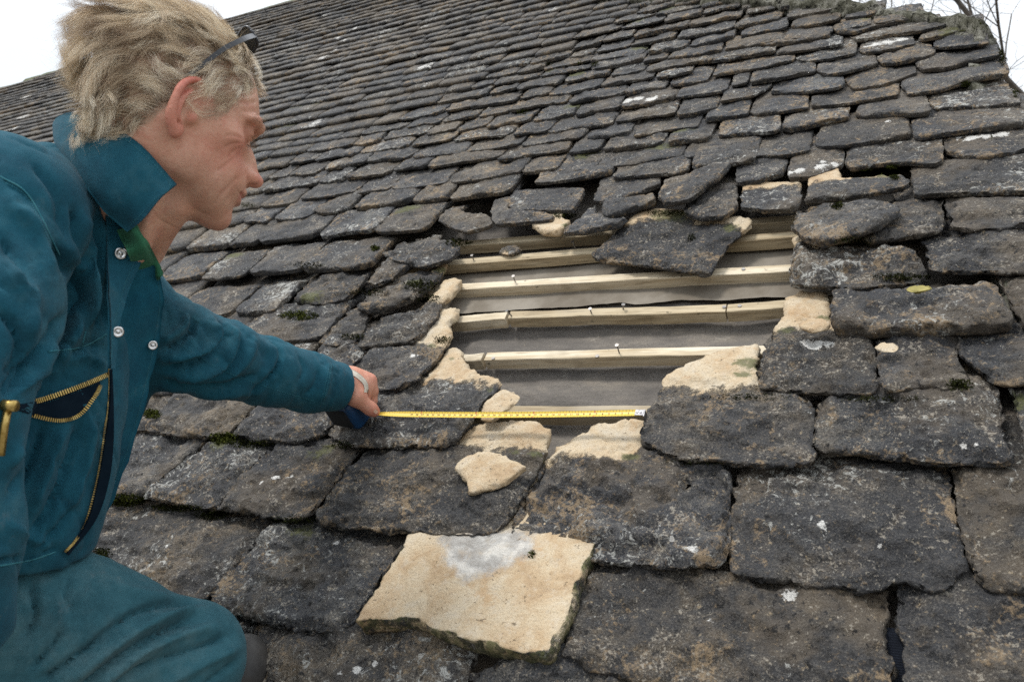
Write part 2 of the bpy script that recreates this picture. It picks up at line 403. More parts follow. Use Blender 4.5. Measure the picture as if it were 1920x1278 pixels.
#            tail t, gauge, thickness
ROWS = {'A': (0.27, .15, .019), 'B': (0.42, .15, .019), 'C': (0.56, .155, .019), 'D': (0.72, .145, .018), 'E': (0.85, .13, .017), 'F': (0.98, .125, .017), 'G': (1.08, .115, .016),
        'H': (1.20, .12, .016), 'I': (1.33, .125, .016), 'J': (1.455, .10, .015), 'K': (1.535, .085, .014), 'L': (1.62, .08, .014), 'M': (1.69, .075, .013), 'N': (1.765, .075, .013),
        'O': (1.84, .072, .013), 'P': (1.913, .068, .012), 'Q': (1.975, .066, .012), 'R': (2.04, .066, .012)}
# row A, cut off by the bottom of the picture
tr('A', [(470,1175),(455,1230),(470,1330),(660,1345),(860,1340),(868,1290),(888,1225)], 'dark slate with white lichen crust, right of the boot at the bottom edge', lichen=[(670,1255,26),(700,1240,16),(640,1262,14)])
tr('A', [(925,1238),(880,1275),(850,1345),(1100,1360),(1330,1350),(1290,1260)], 'dark brown slate showing under the lower edge of the big pale slate')
tr('A', [(868,1262),(875,1278),(900,1272),(905,1255)], 'small brown stone wedged in the gap below the big pale slate', ext=0, lift=-.012, name='stone_shard', cat='stone shard')
tr('A', [(300,1180),(240,1250),(230,1330),(420,1340),(440,1290),(470,1175)], 'dark slate behind the kneeling leg beside the boot')
# row B
tr('B', [(120,960),(30,1090),(60,1130),(250,1120),(375,1122),(386,1112),(516,968)], 'broad dark slate with a split step above the kneeling thigh', lichen=[(312,1020,10)])
tr('B', [(505,975),(388,1112),(392,1130),(440,1150),(500,1166),(560,1178),(625,1176),(655,1160),(763,994)], 'dark slate immediately left of the big pale slate', algae=[(560,985,60)], lichen=[(620,1000,14)])
tr('B', [(766,990),(727,1057),(687,1120),(658,1168),(690,1163),(730,1164),(763,1160),(790,1168),(813,1181),(845,1193),(877,1203),(920,1210),(967,1224),(1005,1232),(1028,1228),(1060,1170),(1089,1089),(1108,1040)], 'big pale buff slate with chalky grey patch, the only clean one below the tape', T=.034, lift=.014, fresh='all', rough=0.6, chip=.45)
tr('B', [(1110,1050),(1075,1150),(1045,1225),(1062,1236),(1094,1247),(1140,1262),(1250,1290),(1400,1300),(1560,1300),(1670,1290),(1680,1240),(1664,1130),(1660,1085)], 'largest dark slate at the bottom, between the pale slate and the strap gap', lichen=[(1480,1105,24),(1330,1160,7)])
tr('B', [(1690,1090),(1684,1180),(1700,1290),(1800,1300),(1990,1305),(1990,1090)], 'dark slate in the bottom right corner, right of the strap gap')
# row C
tr('C', [(250,812),(215,870),(170,920),(190,925),(256,926),(378,826)], 'narrow dark slate half hidden behind the open jacket front', algae=[(285,775,30)])
tr('C', [(378,830),(258,925),(330,937),(385,948),(397,946),(497,838)], 'mossy topped dark slate second left from the one with the tan fleck', algae=[(410,828,45)])
tr('C', [(500,838),(397,946),(430,950),(470,958),(545,968),(577,957),(670,842)], 'dark slate with a spatter of white lichen below the sleeve', lichen=[(515,893,14),(542,888,12),(490,905,8)], algae=[(600,840,50)])
tr('C', c7([(275,305),(150,450),(45,570),(60,605),(280,630),(500,645),(720,655),(830,632),(870,580),(960,430),(1020,310),(1045,240),(980,182),(840,190),(720,205),(640,285)]), 'dark slate with a buff head carrying the loose curved shard', ext=0, fresh=[(560,812),(800,800),(870,836),(940,845),(1033,840)], algae=[(1000,842,24),(960,838,18)])
tr('C', c7([(1020,350),(930,480),(862,640),(890,690),(970,690),(1000,725),(1130,740),(1270,765),(1415,780)]) + c8([(200,712),(370,716),(422,650),(436,420),(432,190)])+[(1193,781),(1134,786),(1089,808),(1040,836)], 'rugged dark slate with buff head directly below the tape hook', ext=0, rough=1.6, fresh=[(1000,858),(1100,856),(1180,850),(1230,800)], lichen=[(1300,1035,18),(1260,1010,10)], algae=[(1175,845,24)])
tr('C', c8([(470,205),(440,420),(412,690),(430,745),(560,765),(680,765),(800,790),(1000,815),(1120,815),(1240,790),(1400,820),(1530,810),(1572,720),(1520,450),(1490,225)]), 'wide dark slate with tan flakes across its middle, right of the rugged one', lichen=[(1540,985,14),(1650,1020,8)])
tr('C', c8([(1515,250),(1560,600),(1612,760),(1680,800),(1848,830),(2010,850),(2010,250)]), 'dark slate at the right edge below the wide two-slate course')
# row D
tr('D', [(210,735),(170,800),(215,802),(268,802),(319,811),(394,815),(428,805),(477,757),(458,750)], 'dark slate with pale streaks just under the forearm', algae=[(282,775,22)])
tr('D', [(480,757),(432,806),(469,819),(545,822),(600,809),(640,775)], 'dark blocky slate under the sleeve cuff')
tr('D', [(715,728),(640,768),(614,800),(614,815),(650,829),(741,831),(836,831),(852,820),(885,778),(912,740),(937,724),(939,709),(899,698),(869,672),(865,649),(835,649),(800,700)], 'dark slate with buff horn at its head, under the hand and tape', ext=0, fresh=[(700,700),(800,706),(880,712),(945,722)], algae=[(838,660,16),(915,722,14)])
tr('D', [(1235,722),(1210,765),(1197,815),(1200,822),(1230,835),(1260,850),(1330,855),(1400,862),(1470,865),(1520,860),(1526,850),(1521,736),(1420,715),(1424,640),(1380,645),(1330,660),(1270,685),(1240,705)], 'dark slate at the tape end with an exposed pale and green head', ext=0, fresh=[(1180,728),(1300,726),(1410,724),(1450,700)], algae=[(1400,665,32),(1385,690,20)])
tr('D', c6([(710,895),(650,1000),(645,1160),(800,1185),(950,1195),(1050,1220),(1300,1230),(1640,1225),(1672,1170),(1590,875)]), 'wide grey brown slate with one small white spot, right of the tape end', lichen=[(1808,834,9),(1830,835,6)])
tr('D', c6([(1640,860),(1690,1050),(1715,1180),(1900,1190),(1900,860)]), 'narrow slate cut by the right edge beside a green gap', algae=[(1905,740,40)])
# row E
tr('E', [(600,645),(560,680),(590,692),(647,690),(692,650)], 'dark slate edge showing just above the cuff')
tr('E', [(693,649),(655,692),(675,710),(700,722),(711,728),(741,724),(775,709),(805,683),(835,645),(846,623),(839,604),(858,589),(858,574),(816,578),(790,625)], 'grey rounded slate just above the hand with white lichen streak', ext=0, fresh=[(770,640),(800,640),(850,652)], algae=[(805,638,16),(850,582,12)], lichen=[(772,664,9),(782,660,6)])
tr('E', [(1441,622),(1423,678),(1417,712),(1423,723),(1468,727),(1543,729),(1618,732),(1640,727),(1648,712),(1642,670),(1633,618),(1558,600),(1552,543),(1500,541),(1464,552),(1468,588)], 'dark slate with a round white lichen ring and buff broken head', ext=0, fresh=[(1400,620),(1480,606),(1560,612),(1660,618)], lichen=[(1530,634,17),(1512,630,15),(1552,632,14)], algae=[(1470,604,18),(1545,580,18)])
tr('E', c6([(960,565),(970,700),(985,800),(1000,870),(1150,860),(1380,855),(1460,812),(1360,700),(1396,650),(1372,555)]), 'speckled slate with a bitten right edge and pale flake')
tr('E', c6([(1380,570),(1390,680),(1450,740),(1530,800),(1600,825),(1650,840),(1900,815),(1900,560)]), 'curved bottom slate at the right edge above the green gap')
# row F
tr('F', [(640,590),(590,640),(640,645),(672,632),(684,597)], 'narrow dark slate right of the white splash above the forearm')
tr('F', [(715,590),(677,630),(670,645),(711,640),(768,634),(783,623),(816,593),(828,563),(850,544),(867,522),(850,516),(828,525),(801,563),(770,580)], 'dark slate with a long pale horn pointing into the hole', ext=0, fresh=[(760,585),(800,568),(840,562),(870,560)])
tr('F', c6([(745,380),(735,430),(740,510),(780,550),(900,555),(1100,555),(1400,545),(1640,520),(1662,490),(1580,340)]), 'long blue black slate with thick lower edge carrying the yellow leaf', ext=.012, T=.03, lift=.010, rough=0.8)
tr('F', c6([(1580,310),(1665,470),(1704,540),(1900,540),(1900,300)]), 'brown flecked slate at the right edge beside the blue black one')
# row G
tr('G', [(600,495),(548,560),(590,566),(640,560),(675,530),(690,505)], 'grey tan slate two left of the hole with mossy lower joint', algae=[(585,560,40)])
tr('G', [(735,515),(685,548),(666,574),(685,580),(715,578),(764,559),(798,540),(822,516),(838,490),(830,484),(812,500)], 'rough slate with tan rim and mossy shadow at the left side of the hole', ext=0, algae=[(780,530,30),(820,495,22)], fresh=[(790,500),(830,505),(850,510)])
tr('G', c6([(560,160),(545,200),(527,270),(530,335),(760,350),(870,355),(1050,340),(1190,330),(1232,275),(1200,225),(1160,155),(700,150),(590,92),(545,105)]), 'cracked dark slate with buff corner at the right side of the hole', ext=0, rough=1.5, fresh=[(1470,456),(1530,456),(1560,440)])
tr('G', c6([(1190,95),(1210,180),(1237,265),(1400,270),(1704,271),(1900,272),(1900,95)]), 'smooth dark slate at the right edge above the blue black one')
# row H
tr('H', c4([(250,440),(200,455),(230,480),(330,505),(400,520),(530,480),(592,430),(560,395),(480,385)]), 'hexagonal dark slate hanging over the left upper corner of the hole', ext=0.03, lift=.004, algae=[(870,450,22)])
tr('H', c4([(210,495),(110,600),(160,612),(230,585),(330,530)]), 'small dark slate under the hexagonal one left of the hole')
tr('H', c5([(550,1035),(540,1110),(600,1160),(700,1195),(850,1160),(1000,1110),(1092,1050),(1080,1020),(950,980),(700,1000)]), 'tilted pointed slate lying loose at the right upper corner of the hole', ext=0, lift=.022, tilt=.06, T=.02)
tr('H', c5([(1000,1060),(900,1175),(920,1195),(1100,1170),(1290,1132),(1310,1090),(1290,975)]), 'dark slate tucked behind the tilted pointed one')
tr('H', c5([(1312,980),(1318,1060),(1350,1120),(1450,1132),(1704,1115),(1900,1100),(1900,930)]), 'dark slate with a tan fleck at the right edge level with the hole top')
# slates over the top of the hole
tr('I', c4([(500,270),(480,292),(500,305),(560,335),(620,350),(700,330),(757,308),(730,262),(600,248)]), 'small dark slate overhanging the left end of the hole top', lift=.002)
tr('I', c4([(740,238),(745,290),(770,311),(900,300),(1050,286),(1062,258),(830,232)]), 'flat grey slate overhanging the middle of the hole top', lift=.002)
tr('I', c4([(1000,300),(940,312),(1000,352),(1080,356),(1110,330),(1150,288),(1100,282)]), 'small buff slate hanging over the hole top', ext=0.03, fresh='all', lift=-.004, algae=[(1060,425,14)])
tr('I', c4([(1180,285),(1110,325),(1100,352),(1200,350),(1390,312),(1432,275),(1270,258)]), 'dark slate right of the small buff one over the hole', ext=.04)
tr('I', c4([(1300,215),(1292,250),(1320,276),(1450,232),(1570,196),(1562,158),(1370,178)]), 'narrow dark slate above the slipped slab', lift=.003)
tr('I', [(1245,330),(1230,362),(1240,377),(1290,371),(1350,331),(1374,305),(1340,302),(1290,319)], 'loose tilted slab propped above the slipped slate', ext=0, lift=.02, tilt=.08)
tr('I', c5([(20,965),(0,1050),(80,1076),(200,1072),(278,1022),(272,935)]), 'shadowed dark slate above the slipped slate')
tr('I', c5([(292,935),(278,1020),(400,1036),(560,1030),(597,1000),(590,895),(430,905)]), 'square slate with a tan upper half above the hole corner', fresh=[(1380,362),(1440,353),(1520,348)])
tr('I', c5([(620,915),(600,1000),(700,985),(950,950),(1100,920),(1142,900),(1105,858),(800,880)]), 'slate with a buff mossy head above the tilted pointed one', fresh=[(1500,352),(1600,338),(1700,333)], algae=[(1660,322,35)], lift=.004)
tr('I', c5([(1135,805),(1140,900),(1150,962),(1300,950),(1704,940),(1900,925),(1900,795)]), 'broad dark slate at the right edge above the hole')
# slates of the slope right of and above the hole
tr('J', c4([(820,225),(850,238),(930,246),(1150,240),(1182,200),(1222,138),(1060,128),(880,148)]), 'dark slate with a pale fleck just above the hole top')
tr('J', c4([(1282,110),(1250,195),(1340,200),(1500,150),(1596,110),(1590,50)]), 'dark slate in the joint gap above the narrow one')
tr('J', cX([(0,925),(-10,1075),(140,1058),(295,1010),(312,912)]), 'dark slate with tan fleck right of the loose tilted slab')
tr('J', cX([(340,895),(295,1000),(310,1048),(480,1025),(615,975),(640,950),(647,860)]), 'slate with white lichen along its broken tail', lichen=[(1500,322,14),(1540,312,14),(1480,325,10),(1565,305,10),(1543,299,8)])
tr('J', cX([(652,845),(640,960),(680,985),(800,960),(1000,945),(1180,960),(1237,930),(1225,800)]), 'broad flat slate with a pale speckled centre over the moss cushion')
tr('K', cX([(40,795),(10,900),(60,915),(300,905),(442,880),(457,765)]), 'dark slate with an orange tan fleck, two courses above the tilted slab', lichen=[])
tr('K', cX([(492,765),(460,840),(500,860),(700,840),(1037,790),(1042,750),(1020,672)]), 'broad dark slate with one white dot and tan patch', lichen=[(1664,220,6)])
tr('K', cX([(1212,775),(1240,880),(1330,915),(1480,920),(1640,890),(1715,860),(1900,830),(1900,735)]), 'brown slate with white lichen along its head at the right edge', lichen=[(1820,250,14),(1850,248,12),(1880,245,12),(1800,246,10)])
tr('L', cX([(-85,692),(-110,792),(100,775),(230,765),(264,740),(262,675)]), 'tan topped slate left of a joint in the third course above the hole')
tr('L', cX([(300,655),(265,740),(330,752),(500,710),(667,680),(672,625)]), 'wedge ended dark slate in the third course above the hole')
tr('L', cX([(722,605),(705,660),(760,678),(900,660),(1100,660),(1157,640),(1125,565)]), 'slate with a pale chipped lower left corner near the verge')
tr('L', cX([(1037,685),(1040,790),(1080,800),(1300,765),(1720,715),(1720,615)]), 'long dark slate reaching the verge, three courses above the hole')
tr('M', cX([(-150,605),(-190,700),(70,660),(87,595)]), 'narrow slate fourth from the verge in the course of the round moss cushion')
tr('M', cX([(110,585),(80,650),(110,665),(300,645),(427,625),(434,545)]), 'dark slate third from the verge in the course of the round moss cushion')
tr('M', cX([(450,555),(440,620),(600,605),(800,575),(962,550),(967,488)]), 'thin dark slate second from the verge in the course of the round moss cushion')
tr('M', cX([(1140,540),(1130,580),(1170,630),(1400,620),(1600,610),(1692,610),(1682,535),(1640,505)]), 'verge slate carrying the round moss cushion')
tr('N', cX([(-60,515),(-100,592),(100,555),(212,500),(214,470)]), 'pointed dark slate fourth from the verge in the fifth course above the hole')
tr('N', cX([(232,475),(200,535),(400,535),(600,510),(652,490),(632,435)]), 'grey slate third from the verge in the fifth course above the hole')
tr('N', cX([(662,425),(640,460),(690,510),(850,495),(1072,420),(1050,360)]), 'thick brown slate second from the verge in the fifth course above the hole')
tr('N', cX([(987,455),(975,500),(1010,545),(1200,520),(1400,460),(1622,420),(1610,378)]), 'long wavy verge slate with a tan spot')
tr('O', cX([(-10,425),(-30,500),(60,480),(92,425)]), 'short slate fifth from the verge in the sixth course above the hole')
tr('O', cX([(102,415),(80,475),(250,450),(472,405),(477,355)]), 'tan edged slate fourth from the verge in the sixth course above the hole')
tr('O', cX([(492,355),(475,410),(540,432),(700,405),(837,370),(832,310)]), 'round cornered slate third from the verge in the sixth course above the hole')
tr('O', cX([(852,305),(835,340),(860,365),(1000,350),(1150,315),(1182,290),(1150,250)]), 'short speckled slate second from the verge in the sixth course above the hole')
tr('O', cX([(1092,335),(1060,365),(1090,400),(1250,390),(1400,345),(1575,310),(1558,265)]), 'grey layered verge slate in the sixth course above the hole')
tr('P', cX([(-110,375),(-145,440),(150,390),(347,345),(352,305)]), 'long dark slate fourth from the verge in the seventh course above the hole')
tr('P', cX([(372,295),(350,340),(400,350),(550,340),(712,305),(717,235)]), 'dark slate third from the verge in the seventh course above the hole')
tr('P', cX([(742,255),(722,290),(770,305),(920,280),(1062,245),(1037,190)]), 'slate whitened by a long lichen streak near the top verge', lichen=[(1640,80,14),(1665,75,14),(1690,68,14),(1625,84,10)])
tr('P', cX([(1182,225),(1160,265),(1220,270),(1400,255),(1502,240),(1492,195)]), 'thin curled verge slate casting a deep shadow below the mossy top corner', lift=.006)
tr('Q', cX([(-200,300),(-240,362),(100,315),(232,290),(237,255)]), 'dark slate fourth from the top corner in the course of the white topped stone')
tr('Q', cX([(262,280),(230,310),(400,290),(632,250),(634,200)]), 'long dark slate third from the top corner in the course of the white topped stone')
tr('Q', cX([(702,175),(675,210),(720,225),(900,195),(1100,170),(1242,140),(1222,105)]), 'long tan flecked slate second from the top corner')
tr('Q', cX([(1112,185),(1075,225),(1200,205),(1330,175),(1482,160),(1472,105)]), 'white topped stone at the mossy top corner of the verge', lichen=[(1790,40,16),(1815,36,16),(1838,34,14)], algae=[(1800,52,40)])
tr('R', cX([(152,220),(120,260),(300,245),(557,200),(557,155)]), 'long dark slate two courses below the hip edge')
tr('R', cX([(592,125),(565,160),(600,180),(700,180),(800,150),(1072,95),(1050,65)]), 'twisted slate with a white streak just below the hip edge', lichen=[(1650,32,12),(1670,30,12)])
# the slipped slate lying askew over the battens
tr('S', [(1196,398),(1173,413),(1124,458),(1104,473),(1124,484),(1173,488),(1226,495),(1280,504),(1314,511),(1329,509),(1366,454),(1410,417),(1408,403),(1300,400)], 'big slipped slate lying askew across the upper battens', ext=.02, fresh=[(1180,420),(1260,402),(1340,418),(1420,440)], algae=[(1260,398,50),(1370,425,22)])
ROWS['S'] = (1.165, .13, .018)

placed = {}      # row -> list of (s0, s1, t_left)
all_labels = set()
def build_traced():
    for i, d in enumerate(TRACED):
        t0, g, T0 = ROWS[d['row']]
        T = d['T'] or T0 * (0.85 + 0.3 * rng.random())
        wt = 3 * T0 + d['lift'] + 0.002
        if d['row'] == 'S': wt = 0.030
        slope = T0 / g
        if d['row'] == 'S': slope = 0.02
        p0 = np.array([pl(x, y, wt) for x, y in d['pts']])
        tail = np.sort(p0[:, 1])[: max(2, len(p0) // 3)].mean()
        p = p0
        for _ in range(4):
            p = np.array([pl(x, y, max(0.012, wt - slope * (q[1] - tail))) for (x, y), q in zip(d['pts'], p)])
        closed = d['ext'] == 0
        if not closed:
            ext = d['ext'] if d['ext'] is not None else g * 0.95
            a = p[0] + np.array([np.clip((p[0] - p[1])[0] / max(1e-3, abs((p[0] - p[1])[1])), -.3, .3) * ext * .6, ext])
            b = p[-1] + np.array([np.clip((p[-1] - p[-2])[0] / max(1e-3, abs((p[-1] - p[-2])[1])), -.3, .3) * ext * .6, ext])
            poly = np.vstack([[a], p, [b]])
        else: poly = p
        fr = None
        if d['fresh'] == 'all': fr = lambda X: np.full(len(X), 0.95)
        elif d['fresh']:
            ln = np.array([pl(x, y, wt - slope * g) for x, y in d['fresh']]); ln = ln[np.argsort(ln[:, 0])]
            fr = (lambda ln: lambda X: np.clip(0.5 + (X[:, 1] - np.interp(X[:, 0], ln[:, 0], ln[:, 1])) / 0.085, 0, 1))(ln)
        li = [(*pl(x, y, wt - slope * g * .4), r * 0.00085 * (1 + (700 - y) / 900 * 1.0)) for x, y, r in d['lichen']]
        al = [(*pl(x, y, wt - slope * g * .6), r * 0.0010 * (1 + (700 - y) / 900)) for x, y, r in d['algae']]
        big = d['row'] in 'ABCD'
        res = d['res'] or (0.0042 if big else 0.0045 if d['row'] in 'EFGHISJ' else 0.006)
        geo = slate_geo(poly, tail, wt, slope, T, res, seed=i * 7 + 3, fresh=fr, rough=d['rough'] * ({'H': .8, 'I': .6, 'S': .9}.get(d['row'], 1.0) if d['row'] < 'J' or d['row'] == 'S' else .45), lichen=li, algae=al, tilt_s=d['tilt'] + rng.normal(0, .006), corner=0.010 if big else 0.007, chip=d['chip'] or ({'A': .8, 'B': .8, 'C': .8, 'D': .75, 'E': .7, 'F': .65, 'G': .65, 'H': .6, 'I': .45, 'S': .7}.get(d['row'], .30)), sink=g if (not closed and d['row'] < 'J') else None, inset=.0022 if d['row'] in 'ABCDEFGHIJS' else .001)
        o = slate_obj(d['name'], geo)
        tag(o, d['label'], d['cat'], 'stone slates of the roof' if d['name'] == 'stone_slate' else None)
        if d['fresh'] == 'all' and d['T'] and T > .02: BIG_PALE.append(o)
        placed.setdefault(d['row'], []).append((p[:, 0].min(), p[:, 0].max(), tail))
BIG_PALE = []
build_traced()

# ------------------------------------------------------------------ the remaining slates, laid course by course
VERGE_S = 0.215
HIP = [(VERGE_S + .02, 1.60), (0.215, 1.95), (0.16, 2.03), (0.05, 2.14), (-0.28, 2.37), (-1.20, 2.95), (-2.1, 3.45), (-2.75, 3.80)]
RIDGE_T = [(-9.0, 3.62), (-5.2, 3.62), (-4.5, 3.72), (-3.9, 3.80), (-3.0, 3.82), (-2.5, 3.82)]
MAN = [(60,160),(150,20),(300,-20),(440,30),(500,160),(480,340),(420,440),(300,470),(360,580),(480,620),(700,700),(700,790),(620,770),(330,720),(270,780),(230,900),(140,1050),(400,1130),(460,1290),(-100,1400),(-100,250)]
def hip_s(t):
    ts = [b for a, b in HIP]; ss = [a for a, b in HIP]
    return np.interp(t, ts, ss)
def fan(s, t0):                       # the upper courses rise a little towards the left
    k = np.clip((t0 - 1.1) / .3, 0, 1)
    return 0.062 * k * np.clip(-s - 0.15, 0, 1.1)
LEFT_S = lambda t: min(pl(-40, 400, .03)[0], -1.2) if t < 1.2 else (-2.2 if t < 1.6 else -5.9)
ORD = ['', 'first', 'second', 'third', 'fourth', 'fifth', 'sixth', 'seventh', 'eighth', 'ninth', 'tenth', 'eleventh', 'twelfth', 'thirteenth', 'fourteenth', 'fifteenth', 'sixteenth', 'seventeenth', 'eighteenth', 'nineteenth', 'twentieth']
def ordinal(n):
    if n <= 20: return ORD[n]
    tens = {2: 'twenty', 3: 'thirty', 4: 'forty', 5: 'fifty'}[n // 10]
    return tens + '-' + ORD[n % 10] if n % 10 else {2: 'twentieth', 3: 'thirtieth', 4: 'fortieth', 5: 'fiftieth'}[n // 10]
FILL = []        # dict(row name, course number, place, s0, s1, t, g, T)
def fill_row(name, num, t0, g, T, s_right, s_left, wmean, where):
    s = s_right; k = 1
    while s > s_left:
        w = wmean * (0.62 + 0.85 * rng.random())
        a = s - w
        sm = (a + s) / 2
        t = t0 + fan(sm, t0) + rng.normal(0, g * 0.045) + 0.012 * math.sin(sm * 3.1 + num)
        FILL.append(dict(name=name, num=num, k=k, s0=a + .002, s1=s - .002 - rng.random() * .004, t=t, g=g, T=T * (0.75 + .55 * rng.random()), T0=T, where=where))
        s = a; k += 1
# courses beside the hole, to the left
def left_of(r): return min(x[0] for x in placed[r])
for nm, num in (('A', 0), ('B', 1), ('C', 2), ('D', 3), ('E', 4), ('F', 5), ('G', 6), ('H', 7)):
    t0, g, T = ROWS[nm]
    if nm == 'H': sr = pl(700, 480)[0] - .0
    elif nm == 'G': sr = left_of('G')
    elif nm == 'E': sr = left_of('E')
    elif nm == 'F': sr = left_of('F')
    else: sr = left_of(nm) + (0.03 if nm in 'D' else 0.01)
    fill_row(nm, num, t0 + {'E': 0.004, 'F': 0.0, 'G': .012, 'H': .022}.get(nm, 0), g, T, sr, -3.3, .17, 'hole')
fill_row('I', 8, 1.345, .12, .016, pl(815, 405)[0] - .004, -4.6, .16, 'hole')
fill_row('J', 9, 1.455, .105, .015, pl(945, 372)[0], -5.2, .15, 'hole')
# the slate course between I and J over the hole (wide slate and its neighbours)
for nm in 'JKLMNOPQR':
    t0, g, T = ROWS[nm]
    if nm == 'J':
        continue
    fill_row(nm, ord(nm) - ord('J') + 9, t0, g, T, left_of(nm) - .003, -5.9, .150 if nm < 'M' else .13, 'traced')
t = 2.04; num = 17; g = .066
while t < 3.80:
    num += 1; t += g; g = max(.054, g - .0006)
    fill_row('up', num, t, g, .012, float(hip_s(t)) + .01, -6.0, .120 if t < 2.6 else .105, 'hip')
# the two courses just above the hole between x=940 and x=1420
J0 = placed['J']
s_hi = min(x[0] for x in J0 if x[0] > -.45)
for d in list(FILL):
    pass
fill_row('J2', 9, 1.482, .10, .015, pl(1424, 300)[0] - .002, pl(1010, 340)[0], .17, 'over')

def far_slate(d, seed):
    """a light slate: top grid with ragged edge and a broken tail face"""
    r = np.random.default_rng(seed)
    nx, ny = 9, 5
    w = d['s1'] - d['s0']; L = 2.05 * d['g']; g = d['g']; T = d['T']; T0 = d['T0']
    u = np.linspace(0, 1, nx); v = np.linspace(0, 1, ny) ** 1.3
    U, V = np.meshgrid(u, v)
    skew = r.normal(0, .05) * w
    X = d['s0'] + U * w + skew * V * .4
    crn = np.minimum(U, 1 - U) * w
    tail = d['t'] + g * (0.07 * fbm(U[0] * 3 + seed * 3.7, U[0] * 0, seed, 3) + 0.10 * np.exp(-np.minimum(u, 1 - u) * w / (.10 * g + .008)) * (r.random() + .4)) + r.normal(0, .035) * w * (u - .5)
    Y = tail[None, :] + (d['t'] + L - tail)[None, :] * V
    X = X + 0.02 * w * fbm(V * 3 + 7, U * 0 + seed, seed + 2, 2) * (np.abs(U - .5) > .45)
    tilt = r.normal(0, .015)
    W = 3 * T0 + .002 - T0 / g * (Y - d['t']) + tilt * (X - (d['s0'] + d['s1']) / 2) + r.normal(0, .0012)
    W += 0.0022 * fbm(X * 30 + seed, Y * 40, seed + 1, 3) * (1 - .3 * V)
    W[:, 0] -= .002; W[:, -1] -= .002; W[0, :] -= .0025
    top = np.stack([X, np.minimum(Y, 9), W], -1).reshape(-1, 3)
    # perimeter: left side (down), tail, right side
    per = [(j, 0) for j in range(ny - 1, 0, -1)] + [(0, i) for i in range(nx)] + [(j, nx - 1) for j in range(1, ny)]
    pid = [j * nx + i for j, i in per]
    pv = top[pid]
    out = np.array([[-1, 0] if (i == 0 and j > 0) else [1, 0] if (i == nx - 1 and j > 0) else [0, -1] for j, i in per], float)
    k1 = .5 + r.random(len(pid)); k2 = r.random(len(pid))
    m1 = pv.copy(); m1[:, :2] += out * (.002 * k1)[:, None]; m1[:, 2] -= T * .45
    m2 = pv.copy(); m2[:, :2] -= out * (.003 * k2)[:, None]; m2[:, 2] -= T
    verts = np.vstack([top, m1, m2]); faces = []
    for j in range(ny - 1):
        for i in range(nx - 1):
            a = j * nx + i; faces.append((a, a + 1, a + nx + 1, a + nx))
    n0 = nx * ny; n = len(pid)
    for i in range(n - 1):
        faces.append((pid[i], n0 + i, n0 + i + 1, pid[i + 1]))
        faces.append((n0 + i, n0 + n + i, n0 + n + i + 1, n0 + i + 1))
    mk = np.zeros((len(verts), 4), np.float32); mk[n0:, 3] = 1
    a = r.random()
    if d.get('white'):
        cx_ = r.random() * .6 + .2
        mk[:n0, 2] = np.clip(1.3 - np.abs(U.ravel() - cx_) * 2.6 - V.ravel() * .5, 0, 1) * d['white']
    if d.get('tan'):
        mk[:n0, 0] = np.clip(.12 + V.ravel() * .8, 0, .42)
    if d.get('green'):
        mk[:n0, 1] = np.clip(V.ravel() * 1.5 - .1, 0, .9)
    return verts, faces, mk

for i, d in enumerate(FILL):
    c = st2px(np.array([(d['s0'] + d['s1']) / 2, d['t'] + d['g'] * .45, .04]))
    dep = st2cam(np.array([(d['s0'] + d['s1']) / 2, d['t'], .04]))[2]
    d['px'] = c; d['dep'] = dep
    e = st2px(np.array([[d['s0'], d['t'], .04], [d['s1'], d['t'], .04], [d['s0'], d['t'] + d['g'], .03]]))
    d['area'] = abs(np.cross(e[1] - e[0], e[2] - e[0]))
    d['seen'] = bool(8 < c[0] < 1912 and -2 < c[1] < 1275 and not inside(MAN, c))
    rr = rng.random()
    far = np.clip((dep - 1.6) / 1.5, 0, 1)
    if rr < .03 + .03 * far: d['white'] = .55 + .35 * rng.random()
    elif rr < .055: d['tan'] = 1
    elif rr < .10: d['green'] = 1
keep = []
for d in FILL:
    sm = (d['s0'] + d['s1']) / 2
    tr_ = np.interp(sm, [a for a, b in RIDGE_T], [b for a, b in RIDGE_T])
    if d['t'] > tr_ - .02: continue
    if d['where'] == 'hip': pass
    keep.append(d)
FILL = keep
order = sorted([d for d in FILL if d['seen']], key=lambda d: -d['area'])
N_IND = max(0, 296 - len(TRACED))
for d in order[:N_IND]: d['ind'] = True
WORD = {'hole': None}
def look(d):
    w = d['s1'] - d['s0']
    a = 'wide' if w > .17 else 'narrow' if w < .11 else 'dark'
    if d.get('white'): a += ' white-flecked'
    elif d.get('tan'): a += ' tan-topped'
    elif d.get('green'): a += ' mossy'
    return a
seen_lab = {}
mass_v, mass_f, mass_m = [], [], []; off = 0
